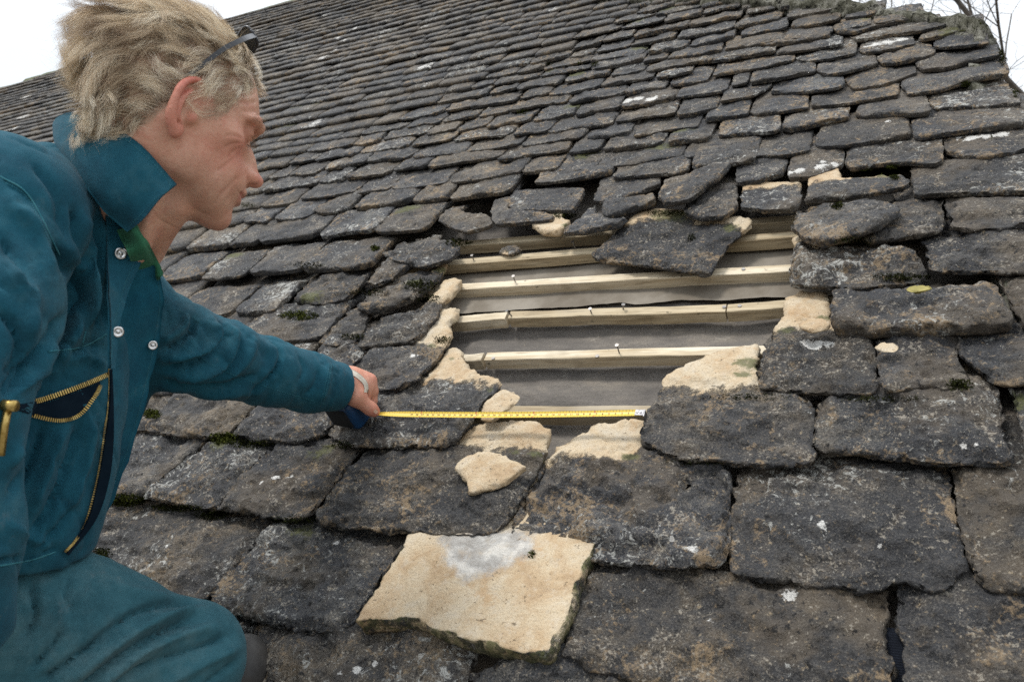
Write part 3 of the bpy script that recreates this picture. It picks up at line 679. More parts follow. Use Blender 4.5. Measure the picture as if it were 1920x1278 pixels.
for i, d in enumerate(FILL):
    if d.get('ind'):
        if d['dep'] < 2.5:
            L = 1.95 * d['g']; s0, s1, t = d['s0'], d['s1'], d['t']
            sk = rng.normal(0, .04) * (s1 - s0)
            j = lambda a: rng.normal(0, a)
            ww = s1 - s0
            poly = [(s0 + sk, t + L), (s0 + j(.004), t + d['g'] * .12), (s0 + .10 * ww, t + j(.004)), (s0 + .5 * ww, t + j(.006)), (s1 - .10 * ww, t + j(.004)), (s1 + j(.003), t + d['g'] * (.05 + .15 * rng.random())), (s1 + sk * .6, t + L)]
            fr = None
            if d.get('tan'): fr = (lambda t_, g_: lambda X: np.clip((X[:, 1] - t_) / g_ * .50, 0, .44))(t, d['g'])
            li = [(s0 + ww * rng.random(), t + d['g'] * (.2 + .5 * rng.random()), .014 + .014 * rng.random()) for _ in range(3)] if d.get('white') else []
            al = [(s0 + ww * rng.random(), t + d['g'] * .95, .05)] if d.get('green') else []
            geo = slate_geo(poly, t, 3 * d['T0'] + .002, d['T0'] / d['g'], d['T'], .0055 if d['dep'] < 1.9 else .007, seed=500 + i, fresh=fr, lichen=li, algae=al, rough=.8 if t < 1.05 else .5, tilt_s=rng.normal(0, .014), corner=.005, chip=.6 if t < 1.05 else .32, sink=d['g'] if d['t'] < 1.5 else None, inset=.0015)
        else: geo = far_slate(d, 900 + i)
        o = slate_obj('stone_slate', geo)
        if d['where'] == 'hole' or d['name'] in ('A', 'B', 'C', 'D', 'E', 'F', 'G', 'H', 'I', 'J'):
            nth = f"{ordinal(d['k'])} slate left of the hole" if d['name'] in 'EFGHIJ' else f"{ordinal(d['k'])} slate left of the {'big pale slate' if d['name']=='B' else 'traced run'}"
            rowtxt = {'A': 'bottom course', 'B': 'course of the pale slate', 'C': 'course of the curved shard', 'D': 'course under the tape', 'E': 'course just above the hand', 'F': 'second course above the hand', 'G': 'third course above the hand', 'H': 'fourth course above the hand', 'I': 'course along the hole top', 'J': 'first course clear above the hole'}[d['name']]
            lab = f"{look(d)} {ordinal(d['k'])} slate left of the hole in the {rowtxt}"
        elif d['where'] == 'over': lab = f"{look(d)} {ordinal(d['k'])} slate left of the loose tilted slab, above the hole"
        elif d['where'] == 'traced': lab = f"{look(d)} slate {ordinal(d['k'] + 4)} from the verge in the {ordinal(d['num'] - 8)} course above the hole"
        else: lab = f"{look(d)} slate {ordinal(d['k'])} from the hip edge in the {ordinal(d['num'] - 8)} course above the hole"
        while lab in seen_lab: lab += ' again'
        seen_lab[lab] = 1
        tag(o, lab, 'stone slate', 'stone slates of the roof')
    else:
        v, f, m = far_slate(d, 900 + i)
        mass_v.append(v); mass_f += [tuple(a + off for a in q) for q in f]; mass_m.append(m); off += len(v)
V = st2w(np.vstack(mass_v))
mo = mesh_obj('roof_slates', V, mass_f, None, None, True, {'mask': np.vstack(mass_m)})
tag(mo, 'countless small dark stone slates of the far upper roof running to the ridge', 'roof slates', None, 'stuff')
g_ = make_stone('far_weathered_stone'); mo.data.materials.append(g_)

# ------------------------------------------------------------------ felt, battens, nails
def grid_patch(name, s0, s1, t0, t1, ns, ntt, wf, mat, parent=None, thick=.0):
    s_ = np.linspace(s0, s1, ns); t_ = np.linspace(t0, t1, ntt); A_, B_ = np.meshgrid(s_, t_)
    W_ = wf(A_, B_); v = st2w(np.stack([A_, B_, W_], -1).reshape(-1, 3))
    f = [(j * ns + i, j * ns + i + 1, (j + 1) * ns + i + 1, (j + 1) * ns + i) for j in range(ntt - 1) for i in range(ns - 1)]
    return mesh_obj(name, v, f, mat, parent)
def felt_w(s, t): return -0.036 + .0025 * fbm(s * 3 + t * 9, t * 26, 14, 4) + .006 * fbm(s * 5, t * 9, 3, 3) + .0035 * fbm(s * 14 + t * 5, t * 40, 9, 3) - .004 * np.sin((t - .70) / .118 * 2 * math.pi)
fe = grid_patch('roofing_felt', -1.1, .21, .45, 1.62, 180, 160, felt_w, M_FELT)
tag(fe, 'dusty dark grey roofing felt stretched under the battens in the hole', 'roofing felt')
fd = grid_patch('roof_deck', -7.0, .20, .10, 1.9, 4, 4, lambda a, b: a * 0 - .052, M_FELT); tag(fd, kind='structure')
t_up = [(-7.0, 1.88), (.20, 1.88), (.19, 1.95), (.145, 2.03), (.04, 2.14), (-.275, 2.372), (-1.2, 2.95), (-2.75, 3.76), (-7.0, 3.60)]
fu = mesh_obj('roof_deck', st2w(np.array([(a, b, -.052 if b < 1.9 else -.004) for a, b in t_up])), [list(range(len(t_up)))], M_FELT); tag(fu, kind='structure')
# loose upper lap of felt, torn along its lower edge
lap_edge = [(-1.0, 1.132), (-.80, 1.136), (-.56, 1.140), (-.467, 1.146), (-.44, 1.139), (-.349, 1.140), (-.28, 1.133), (-.207, 1.136), (-.17, 1.132), (.0, 1.13)]
ns_, nt_ = 120, 20
ss_ = np.linspace(-.98, -.02, ns_); e_ = np.interp(ss_, [a for a, b in lap_edge], [b for a, b in lap_edge]) + .002 * fbm(ss_ * 40, ss_ * 0, 4, 3)
vv = []
for j in range(nt_):
    k = j / (nt_ - 1); tt = e_ + (1.30 - e_) * k
    vv.append(np.stack([ss_, tt, -.022 + .004 * fbm(ss_ * 9, tt * 9, 8, 3) + .004 * (1 - k) - .010 * k], -1))
vv = st2w(np.vstack(vv)); ff = [(j * ns_ + i, j * ns_ + i + 1, (j + 1) * ns_ + i + 1, (j + 1) * ns_ + i) for j in range(nt_ - 1) for i in range(ns_ - 1)]
lp = mesh_obj('felt_flap', vv, ff, simple('old_felt_flap', (.13, .11, .085), (.24, .215, .18), 9, .85, .2, .4, 250))
tag(lp, 'torn brown strip of old felt lapping down between two pale battens', 'felt flap')

# mortar bedding closing the verge and the hip
g = NT('mossy_mortar'); v = g.coord(rnd=False)
M_MORTAR = g.done(g.mix(g.mapr(g.noise(v, 60, 5, .8), .52, .62), g.ramp(g.noise(v, 22, 6, .75), [(.36, (.045, .045, .032)), (.48, (.12, .118, .090)), (.56, (.22, .215, .18)), (.68, (.38, .37, .33))]), (.012, .012, .010)), .95, .1, g.bump(g.noise(v, 70, 6, .75), 1.0, .012))
edge_ = np.array([(.165, .2), (.17, 1.0), (.172, 1.55), (.18, 1.85), (.185, 1.95), (.14, 2.035), (.03, 2.15), (-.285, 2.38), (-1.2, 2.965), (-2.7, 3.76)])
kk = np.r_[0, np.cumsum(np.linalg.norm(np.diff(edge_, axis=0), axis=1))]; nn_ = 620; u_ = np.linspace(0, kk[-1], nn_); ex, ey = np.interp(u_, kk, edge_[:, 0]), np.interp(u_, kk, edge_[:, 1])
tx, ty = np.gradient(ex), np.gradient(ey); tl = np.hypot(tx, ty); nx_, ny_ = ty / tl, -tx / tl; mvv, mff = [], []
for i in range(nn_):
    for k in range(12):
        a = 2 * math.pi * k / 12; r_ = .024 + .030 * fbm(np.array(u_[i] * 26.0), np.array(k * .7), 61, 4)
        mvv.append((ex[i] + nx_[i] * math.cos(a) * r_, ey[i] + ny_[i] * math.cos(a) * r_, (-.008 if ey[i] < 1.9 else .016) + math.sin(a) * r_ * 1.1))
for i in range(nn_ - 1):
    for k in range(12): mff.append((i * 12 + k, i * 12 + (k + 1) % 12, (i + 1) * 12 + (k + 1) % 12, (i + 1) * 12 + k))
mt_ = mesh_obj('verge_mortar', st2w(np.array(mvv)), mff, M_MORTAR); tag(mt_, 'mossy lime mortar bedding under the verge slates along the roof edge', 'mortar')

def box_beam(a, b, t_w, h, w_top, seed, wob=.0012):
    """batten from (s,t) a to b: top face width t_w along the slope below the line, height h"""
    n = 26; k = np.linspace(0, 1, n)
    s_ = a[0] + (b[0] - a[0]) * k; t_ = a[1] + (b[1] - a[1]) * k + wob * 2 * fbm(k * 5 + seed, k * 0, seed, 3)
    c = .0012
    prof = [(-0.0, -h), (-0.0, -c), (-c, 0), (-t_w + c, 0), (-t_w, -c), (-t_w, -h)]
    v = []
    for i in range(n):
        for q, (dt, dw) in enumerate(prof):
            v.append((s_[i], t_[i] + dt + wob * .5 * fbm(np.array(k[i] * 30 + q), np.array(q * 3.3), seed, 2), w_top + dw + wob * fbm(np.array(k[i] * 9 + q), np.array(q * 1.0), seed + 1, 2)))
    m = len(prof); f = []
    for i in range(n - 1):
        for q in range(m):
            f.append((i * m + q, i * m + (q + 1) % m, (i + 1) * m + (q + 1) % m, (i + 1) * m + q))
    f.append(tuple(range(m))[::-1]); f.append(tuple((n - 1) * m + q for q in range(m)))
    return np.array(v), f
def nail(pt, L, lean, parent):
    bm = bmesh.new()
    bmesh.ops.create_cone(bm, cap_ends=True, segments=8, radius1=.0013, radius2=.0013, depth=L, matrix=Matrix.Translation((0, 0, L / 2)))
    bmesh.ops.create_cone(bm, cap_ends=True, segments=10, radius1=.0033, radius2=.0036, depth=.0014, matrix=Matrix.Translation((0, 0, L)))
    me = bpy.data.meshes.new('nail'); bm.to_mesh(me); bm.free(); me.materials.append(M_NAIL)
    o = bpy.data.objects.new('nail', me); link(o, parent)
    rm = np.eye(4); rm[:3, :3] = R_ROOF; rm[:3, 3] = st2w(np.array(pt))
    o.matrix_world = Matrix(rm.tolist()) @ Matrix.Rotation(lean[0], 4, 'X') @ Matrix.Rotation(lean[1], 4, 'Y')
    return o
def batten(p0, p1, ext0, ext1, mat, label, nails, tw=.021, h=.024, w_top=0.0, seed=0):
    a, b = pl(*p0, w_top), pl(*p1, w_top); d = (b - a) / np.linalg.norm(b - a)
    a = a - d * ext0; b = b + d * ext1
    v, f = box_beam(a, b, tw, h, w_top, seed)
    c = v.mean(0); o = mesh_obj('batten', v - c, f, mat, None, False, None, roof_matrix(*c))
    tag(o, label, 'batten', 'battens in the hole')
    bpy.context.view_layer.update()
    for (x, y, L, lx, ly) in nails:
        q = pl(x, y, w_top); n = nail((q[0], q[1], w_top - .002), L, (lx, ly), o)
    return o
batten((950,760), (1200,760), .12, .2, M_WOOD_OLD, 'lowest batten, half hidden behind the yellow tape', [], seed=1)
batten((869,663), (908,661), .10, 0, M_WOOD, 'short pale batten end left of the joint, second batten from the bottom', [], seed=2)
batten((914,660), (1375,648), 0, .25, M_WOOD, 'long pale batten second from the bottom, with one bent nail', [(1161,661,.022,.1,.05), (1120,668,.003,0,0), (925,672,.003,0,0)], seed=3)
batten((865,591), (952,584), .10, 0, M_WOOD, 'short pale batten end left of the joint, third batten from the bottom', [(960,592,.018,.1,-.3)], seed=4)
batten((958,583), (1362,570), 0, 0, M_WOOD_OLD, 'honey coloured batten third from the bottom, stained green in the middle', [(1109,587,.014,.1,.05), (1168,580,.014,0,.25), (1358,576,.003,0,0), (1387,574,.003,0,0)], seed=5)
batten((1365,569), (1468,562), 0, .2, M_WOOD_OLD, 'honey coloured batten end right of the joint, third from the bottom', [], seed=6)
batten((865,531), (1478,495), .12, .2, M_WOOD, 'pale batten fourth from the bottom, longest one in full view', [(966,528,.018,.1,.08), (1228,506,.016,.1,0), (1394,505,.003,0,0)], seed=7)
batten((839,487), (1490,432), .12, .2, M_WOOD_OLD, 'yellowed batten passing behind the slipped slate', [(888,487,.014,0,0), (1079,466,.020,0,-.05)], seed=8)
batten((915,447), (1490,402), .15, .2, M_WOOD_OLD, 'topmost batten deep in shadow under the overhanging slates', [], seed=9)
batten((560,425), (1490,365), 0, .2, M_WOOD_OLD, 'hidden batten behind the course over the hole', [], seed=10) if False else None

# ------------------------------------------------------------------ chalky patch and stepped face of the pale slate are painted stone, not light
for o in BIG_PALE:
    me = o.data; a = me.attributes['mask']; n = len(me.vertices)
    c = np.zeros(n * 4, np.float32); a.data.foreach_get('color', c); c = c.reshape(-1, 4)
    V_ = np.zeros(n * 3); me.vertices.foreach_get('co', V_); V_ = V_.reshape(-1, 3); W_ = V_ @ R_ROOF.T + np.array(o.matrix_world.translation); q = W_.copy(); q[:, 2] -= Z0; px = st2px(q @ R_ROOF)
    side = c[:, 3] > .99
    c[side, 0] = .52; c[side, 1] = .78
    a.data.foreach_set('color', c.ravel())
    pn = [(816,995),(830,1040),(858,1085),(915,1082),(960,1050),(1000,1040),(1006,1000),(950,985)]
    ch = np.where(inside(pn, px), 1, np.clip(1 - poly_dist(pn, px) / 22, 0, 1)) * (~side); ch2 = np.zeros((n, 4), np.float32); ch2[:, 0] = np.clip(ch * np.where(inside(pn, px), np.clip(.55 + poly_dist(pn, px) / 40, 0, 1), .5), 0, 1)
    b = me.attributes.new('chalk', 'FLOAT_COLOR', 'POINT'); b.data.foreach_set('color', ch2.ravel())
    m = make_stone('pale_stone'); g = NT.__new__(NT); g.m = m; g.t = m.node_tree; g.b = [x for x in g.t.nodes if x.type == 'BSDF_PRINCIPLED'][0]
    old = g.b.inputs['Base Color'].links[0].from_socket; ca = g.attr('chalk')[0]; v = g.coord(rnd=False)
    cm = g.mapr(g.math('ADD', ca, g.math('MULTIPLY', g.math('SUBTRACT', g.noise(v, 34, 7, .8), .5), 2.2)), .25, 1.0, 0, .92)
    g.l(g.mix(cm, old, g.ramp(g.noise(v, 30, 6, .7), [(.40, (.25, .24, .225)), (.52, (.36, .355, .34)), (.62, (.52, .505, .47))])), g.b.inputs['Base Color'])
    me.materials[0] = m

# ------------------------------------------------------------------ loose shards, leaf, strap
def shard(pts, label, w_edge, T, fresh=.95, name='stone_shard', cat='stone shard', slope=.06, tilt=0., mat=None, algae=()):
    p = np.array([pl(x, y, w_edge) for x, y in pts])
    geo = slate_geo(p, p[:, 1].min(), w_edge, slope, T, .0032, seed=len(pts) * 13 + int(pts[0][0]), fresh=lambda X: np.full(len(X), fresh), rough=.6, tilt_s=tilt, corner=.006, chip=.5, algae=algae)
    o = slate_obj(name, geo, None, mat); tag(o, label, cat); return o
shard(c7([(640,378),(690,330),(770,308),(850,325),(900,345),(950,377),(910,405),(870,428),(850,445),(790,465),(710,490),(700,470),(692,435),(670,410)]), 'curved pale shard lying loose on the dark slate below the tape', .064, .011)
shard([(901,768),(908,745),(925,735),(941,724),(956,732),(972,742),(963,757),(945,769),(925,787),(905,786)], 'thin pale shard poking out from under the tape', .052, .007, .98, tilt=.1)
shard([(1497,606),(1507,598),(1522,592),(1545,595),(1558,604),(1552,611),(1535,615),(1518,619)], 'small cream chip resting on the buff head above the white lichen ring', .058, .009)
shard([(1640,648),(1650,641),(1668,641),(1682,650),(1678,658),(1662,656),(1648,654)], 'thin buff flake on the speckled slate with the bitten edge', .053, .003)
shard([(933,470),(945,460),(962,458),(975,462),(972,470),(955,474)], 'brown stone crumb on the yellowed upper batten', .012, .010, .45)
shard([(590,395),(597,390),(607,392),(604,399)], 'little pale pebble lodged between slates beside the chin', .05, .008) if False else None
M_LEAF = simple('yellow_leaf', (.22, .19, .05), (.33, .28, .09), 60, .6, .3, .3, 120)
shard([(1698,541),(1708,536),(1724,534),(1740,537),(1748,541),(1735,544),(1712,545)], 'yellow green leaf lying on the blue black slate', .072, .002, 0, 'leaf', 'leaf', .02, .05, M_LEAF)
M_STRAP = simple('blue_black_webbing', (.005, .006, .010), (.014, .020, .034), 8, .6, .3)
sv, sf = [], []
for i in range(60):
    k = i / 59; y_ = 1175 + k * 150; x_ = 1677 + 3 * k
    q = pl(x_, y_, .028); rib = .0016 * (i % 2)
    for dx in (-.0105, .0105): sv.append((q[0] + dx, q[1], .026 + rib + .004 * k))
    for dx in (.0105, -.0105): sv.append((q[0] + dx, q[1], .022 + .004 * k))
for i in range(59):
    for k in range(4): sf.append((i * 4 + k, i * 4 + (k + 1) % 4, (i + 1) * 4 + (k + 1) % 4, (i + 1) * 4 + k))
tag(mesh_obj('webbing_strap', st2w(np.array(sv)), sf, M_STRAP, None, False), 'ribbed blue black webbing strap in the gap between the bottom slates', 'strap')

# ------------------------------------------------------------------ tape measure
tape = empty('tape_measure', tuple(st2w(np.array([*pl(660, 772, .06), .06])).tolist())); tag(tape, 'yellow steel tape stretched from the blue case in the hand across to the far slate', 'tape measure')
def child_mesh(name, W_, F_, mat, parent, smooth=True):
    W_ = np.asarray(W_); c = W_.mean(0); o = mesh_obj(name, W_ - c, F_, mat, parent, smooth); o.location = Vector((c - np.array(parent.location)).tolist()); return o
TL = np.array([*pl(690, 776, .074), .074]); TR = np.array([*pl(1203, 774.5, .062), .062])
Ltape = np.linalg.norm(TR - TL)
def make_blade():
    g = NT('yellow_tape_steel'); at = g.n('ShaderNodeAttribute'); at.attribute_name = 'uvw'; sx = g.n('ShaderNodeSeparateXYZ'); g.l(at.outputs['Vector'], sx.inputs[0])
    x, y = sx.outputs[0], sx.outputs[1]      # metres along, -1..1 across
    n = g.noise(at.outputs['Vector'], 60, 4)
    c = g.mix(n, (.56, .38, .03), (.68, .49, .055))
    def tick(per, wid, y0):
        f = g.math('FRACT', g.math('MULTIPLY', x, 1 / per)); return g.math('MULTIPLY', g.math('LESS_THAN', f, wid), g.math('GREATER_THAN', g.math('ABSOLUTE', y), y0))
    c = g.mix(g.math('MULTIPLY', tick(.005, .12, .62), .8), c, (.03, .025, .01)); c = g.mix(g.math('MULTIPLY', tick(.001, .3, .84), .35), c, (.05, .04, .015))
    c = g.mix(g.math('MULTIPLY', tick(.1, .03, .3), .55), c, (.45, .03, .02)); c = g.mix(g.math('MULTIPLY', tick(.01, .05, .35), .85), c, (.03, .025, .01))
    return g.done(c, .38, .45)
M_BLADE = make_blade(); bv_, bf_, uv_ = [], [], []
nb = 90; d_ = (TR - TL) / Ltape
for i in range(nb):
    k = i / (nb - 1); p = TL + (TR - TL) * k; p[2] += .004 * math.sin(math.pi * k) * -1 + .0
    tw = math.radians(38) * max(0, 1 - k / .16) ** 1.5
    for j in range(7):
        u = (j - 3) / 3; hw = .0062
        dt, dw = u * hw * math.cos(tw), u * hw * math.sin(tw) * -1 + .0018 * u * u
        bv_.append((p[0], p[1] + dt, p[2] + dw)); uv_.append((k * Ltape, u, 0, 1))
for i in range(nb):
    for j in range(7): q = bv_[i * 7 + j]; bv_.append((q[0], q[1], q[2] - .0005)); uv_.append(uv_[i * 7 + j])
N7 = nb * 7
for i in range(nb - 1):
    for j in range(6): a = i * 7 + j; bf_.append((a, a + 7, a + 8, a + 1)[::-1]); bf_.append((N7 + a, N7 + a + 1, N7 + a + 8, N7 + a + 7)[::-1])
W_ = st2w(np.array(bv_)); c_ = W_.mean(0); bl = mesh_obj('blade', W_ - c_, bf_, M_BLADE, tape, True, {'uvw': uv_}); bl.location = Vector((c_ - np.array(tape.location)).tolist())
# printed centimetre numbers
M_INK = simple('black_ink', (.02, .018, .012), (.03, .025, .02), 50, .6, .2)
nv, nf = [], []; fc = bpy.data.curves.new('numeral', 'FONT'); fo = bpy.data.objects.new('numeral', fc); COL.objects.link(fo); fc.size = .0052; fc.align_x = 'CENTER'; fc.align_y = 'CENTER'
for cm_ in range(1, int(Ltape * 100)):
    fc.body = str(cm_); bpy.context.view_layer.update(); dg = bpy.context.evaluated_depsgraph_get(); me = bpy.data.meshes.new_from_object(fo.evaluated_get(dg))
    k = 1 - cm_ / 100 / Ltape
    if k > .16:
        p = TL + (TR - TL) * k; p[2] += -.004 * math.sin(math.pi * k) + .0006; b0 = len(nv)
        for v in me.vertices: nv.append((p[0] + v.co.x, p[1] + v.co.y, p[2] + .0018 * (v.co.y / .0062) ** 2))
        nf += [tuple(b0 + i for i in f.vertices) for f in me.polygons]
    bpy.data.meshes.remove(me)
bpy.data.objects.remove(fo); bpy.data.curves.remove(fc)
nm_ = child_mesh('printed_numbers', st2w(np.array(nv)), nf, M_INK, tape, False); nm_['kind'] = 'stuff'
hk = TR; M_HOOK = simple('steel_hook', (.10, .10, .11), (.22, .22, .23), 200, .35, .5, metal=.9)
bm = bmesh.new()
for (a, b, c, sx, sy, sz) in ((-.003, 0, .0016, .013, .011, .0012), (.0042, 0, -.0055, .0014, .013, .014)):
    m_ = Matrix.Translation((hk[0] + a, hk[1] + b, hk[2] + c)) @ Matrix.Diagonal((sx, sy, sz, 1)); bmesh.ops.create_cube(bm, size=1, matrix=m_)
for a in (-.006, -.001): bmesh.ops.create_cone(bm, cap_ends=True, segments=10, radius1=.002, radius2=.0016, depth=.001, matrix=Matrix.Translation((hk[0] + a, hk[1], hk[2] + .0026)))
vs = st2w(np.array([v.co[:] for v in bm.verts])); bm.verts.index_update(); fs = [tuple(v.index for v in f.verts) for f in bm.faces]; bm.free()
child_mesh('hook', vs, fs, M_HOOK, tape, False)
# case: rounded box gripped in the fist
M_CASE = simple('blue_case_plastic', (.004, .030, .085), (.008, .045, .12), 40, .45, .45, .2, 300); M_GRIP = simple('black_rubber_grip', (.012, .013, .015), (.02, .021, .023), 60, .8, .2)
def rbox(cx, cy, cz, sx, sy, sz, bev, segs=4):
    bm = bmesh.new(); bmesh.ops.create_cube(bm, size=1, matrix=Matrix.Diagonal((sx, sy, sz, 1))); bmesh.ops.bevel(bm, geom=bm.edges[:], offset=bev, segments=segs, affect='EDGES', profile=.5)
    V_ = np.array([v.co[:] for v in bm.verts]); bm.verts.index_update(); F_ = [tuple(v.index for v in f.verts) for f in bm.faces]; bm.free(); return V_ + np.array([cx, cy, cz]), F_
cc = np.array([*pl(651, 770, .080), .084])
V_, F_ = rbox(0, 0, 0, .068, .042, .060, .011); ang = math.radians(-8); Rz = np.array([[math.cos(ang), -math.sin(ang), 0], [math.sin(ang), math.cos(ang), 0], [0, 0, 1]])
child_mesh('case', st2w(V_ @ Rz.T + cc), F_, M_CASE, tape)
V_, F_ = rbox(0, -.0205, 0, .046, .006, .040, .0025, 2); child_mesh('grip_panel', st2w(V_ @ Rz.T + cc), F_, M_GRIP, tape)

# ------------------------------------------------------------------ moss and dirt in the joints
bpy.context.view_layer.update(); DG = bpy.context.evaluated_depsgraph_get(); CAM_W = Vector(st2w(np.array([0, 0, DIST])).tolist())
def scene_hit(px, py):
    w_ = cam2w(ray(px, py)); d = (Vector(w_.tolist()) - CAM_W).normalized(); r = S.ray_cast(DG, CAM_W, d)
    return (np.array(r[1]), np.array(r[2])) if r[0] else None
r_m = np.random.default_rng(11); mv, mf, mm = [], [], []
def clump(px, py, rx, ry, n, bright, hgt=.005):
    for _ in range(n):
        a = r_m.random() * 6.283; q = math.sqrt(r_m.random()); k = 1 - q
        x_, y_ = px + rx * q * math.cos(a), py + ry * q * math.sin(a) + (x_s(px, py, a, q) if False else 0)
        h_ = scene_hit(x_, y_)
        if h_ is None: continue
        p, nrm = h_
        nrm = np.array([0, -sp, cp]) * .7 + nrm * .3
        for _b in range(3):
            dvec = nrm + r_m.normal(0, .55, 3); dvec /= np.linalg.norm(dvec); s_ = np.cross(dvec, r_m.normal(0, 1, 3)); s_ /= np.linalg.norm(s_)
            L = hgt * .75 * (.35 + .9 * r_m.random()) * (.35 + k); wd = .0011 + .001 * r_m.random(); o = p + r_m.normal(0, .0016, 3); b0 = len(mv)
            mv.extend([o - s_ * wd, o + s_ * wd, o + dvec * L * .6 + s_ * wd * .8, o + dvec * L, o + dvec * L * .6 - s_ * wd * .8]); mf.append((b0, b0 + 1, b0 + 2, b0 + 3, b0 + 4))
            c = np.clip((.12 + .88 * bright) * (.4 + .95 * r_m.random()), 0, 1); mm.extend([(c * .4, 0, 0, 1)] * 2 + [(c, 0, 0, 1)] * 3)
for q in [(420,822,30,11,480,1.0,.007),(470,832,44,8,300,.4,.005),(236,938,36,12,480,.9,.007),(330,952,50,7,300,.35,.005),(400,965,34,10,200,.2,.005),(285,776,18,9,240,.9,.006),(560,592,38,9,380,.9,.006),(660,632,26,6,90,.3,.005),
          (704,466,9,5,70,1.0,.008),(690,548,40,8,160,.15,.005),(790,535,34,14,240,.2,.006),(860,455,26,9,180,.25,.006),(800,560,26,8,140,.1,.005),(580,497,30,7,130,.1,.004),(1675,318,17,8,420,1.0,.008),(1640,322,32,7,300,.6,.005),(1678,333,8,4,50,.7,.005),
          (1600,452,36,10,170,.08,.005),(1570,386,14,8,90,.25,.005),(1690,520,60,7,260,.15,.004),(1800,722,26,10,150,.35,.005),(1060,405,22,6,110,.5,.005),(830,638,18,8,100,.4,.004),
          (150,1040,26,14,320,.9,.006),(190,1040,22,14,150,.15,.006),(1297,445,10,7,50,.1,.004),(1250,400,40,6,130,.25,.004),(998,1040,5,9,22,.6,.005),(448,350,10,6,50,.5,.005),(465,385,16,5,60,.5,.005),(1400,745,90,6,140,.12,.003),(1650,748,90,6,150,.12,.003),
          (1810,158,9,4,70,.6,.006),(1880,95,8,30,240,.35,.006),(1846,48,22,10,30,.5,.005),(1700,15,130,5,40,.4,.005),(1905,150,7,34,160,.4,.006),(1090,118,8,4,30,.7,.006),(1115,121,9,4,40,.8,.006),(1030,120,8,4,30,.8,.006),(980,210,12,6,50,.7,.006),(395,690,50,6,150,.12,.004),(550,975,50,8,170,.2,.004),(640,835,22,8,90,.2,.004),(1300,868,60,5,90,.1,.003)]: clump(*q)
mo_ = mesh_obj('moss', np.array(mv), mf, M_MOSS, None, False, {'mask': np.array(mm)}); tag(mo_, 'tufts of green and black moss in the joints between the slates', 'moss', None, 'stuff')

# ------------------------------------------------------------------ ridge stones, ground, trees beyond
M_RIDGE = simple('mossy_ridge_stone', (.055, .075, .032), (.15, .16, .10), 7, .95, .1, .8, 40, bdist=.01)
s = -6.3
while s < -2.55:
    w_ = .34 + .12 * rng.random(); tt = np.interp(s + w_ / 2, [a for a, b in RIDGE_T], [b for a, b in RIDGE_T]) + .02; V_, F_ = [], []
    for i in range(9):
        for k in range(9):
            a = math.pi * k / 8 - .15; rr = .075 + .012 * fbm(np.array(i * .7 + s * 9), np.array(k * .8), 51, 3)
            V_.append((s + w_ * (i / 8) * .97, tt + math.cos(a) * rr * 1.1, -.02 + math.sin(a) * rr * .62))
    for i in range(8):
        for k in range(8): F_.append((i * 9 + k, i * 9 + k + 1, (i + 1) * 9 + k + 1, (i + 1) * 9 + k))
    F_.append(tuple(range(9))); F_.append(tuple(72 + k for k in range(9))[::-1])
    o = mesh_obj('ridge_stone', st2w(np.array(V_)), F_, M_RIDGE); tag(o, 'greenish mossy ridge stone in the row along the far ridge against the sky', 'ridge stone', 'ridge stones'); s += w_
M_GRASS = simple('gravel_yard', (.15, .14, .125), (.24, .225, .20), 3, .95, .1)
gd = mesh_obj('ground', [(-300, -300, 0), (300, -300, 0), (300, 300, 0), (-300, 300, 0)], [(0, 1, 2, 3)], M_GRASS); tag(gd, kind='structure')
M_BARK = simple('grey_bark', (.07, .062, .055), (.12, .105, .09), 12, .95, .1)
def bare_tree(base, H, seed, label, lean=(0, 0)):
    r = np.random.default_rng(seed); tv, tf, bv2, bf2 = [], [], [], []
    def seg(V_, F_, a, b, ra, rb, n):
        t = (b - a); t = t / np.linalg.norm(t); u = np.cross(t, (.3, .5, .8)); u /= np.linalg.norm(u); w = np.cross(t, u); b0 = len(V_)
        for p, q in ((a, ra), (b, rb)):
            for k in range(n): V_.append(p + (u * math.cos(6.2832 * k / n) + w * math.sin(6.2832 * k / n)) * q)
        for k in range(n): F_.append((b0 + k, b0 + (k + 1) % n, b0 + n + (k + 1) % n, b0 + n + k))
    def grow_b(p, d, L, rad, lev):
        n = 5 if lev < 2 else 4; st = L / n; pts = [p]
        for i in range(n):
            d = d + r.normal(0, .13 + .03 * lev, 3) + np.array([0, 0, .05]); d /= np.linalg.norm(d); q = p + d * st; k0, k1 = 1 - .5 * i / n, 1 - .5 * (i + 1) / n
            seg(tv if lev == 0 else bv2, tf if lev == 0 else bf2, p, q, rad * k0, rad * k1, 8 if lev == 0 else 5 if lev < 3 else 3); p = q; pts.append(p)
            if lev < 4 and (i >= 1 or lev > 0):
                for _ in range(2):
                    if r.random() < .74:
                        o = r.normal(0, 1, 3); o -= d * (o @ d); o /= np.linalg.norm(o); a = .55 + .35 * r.random()
                        grow_b(p, d * math.cos(a) + o * math.sin(a), L * (.48 + .22 * r.random()), rad * k1 * .5, lev + 1)
    grow_b(np.array(base, float), np.array([lean[0], lean[1], 1.0]), H * .55, H * .016, 0)
    t = empty('bare_tree', base); tag(t, label, 'tree')
    child_mesh('trunk', np.array(tv), tf, M_BARK, t); child_mesh('crown', np.array(bv2), bf2, M_BARK, t, False)
def at_px(px, py, dist):
    w_ = cam2w(ray(px, py) / np.linalg.norm(ray(px, py)) * dist); return w_
b1 = at_px(1975, 400, 15.0); bare_tree((b1[0], b1[1], 0.0), 12.5, 3, 'bare winter tree with fine twigs at the right edge beyond the verge')
b2 = at_px(1660, 300, 19.0); bare_tree((b2[0], b2[1], 0.0), 13.0, 8, 'bare winter tree showing only its top twigs above the roof corner')

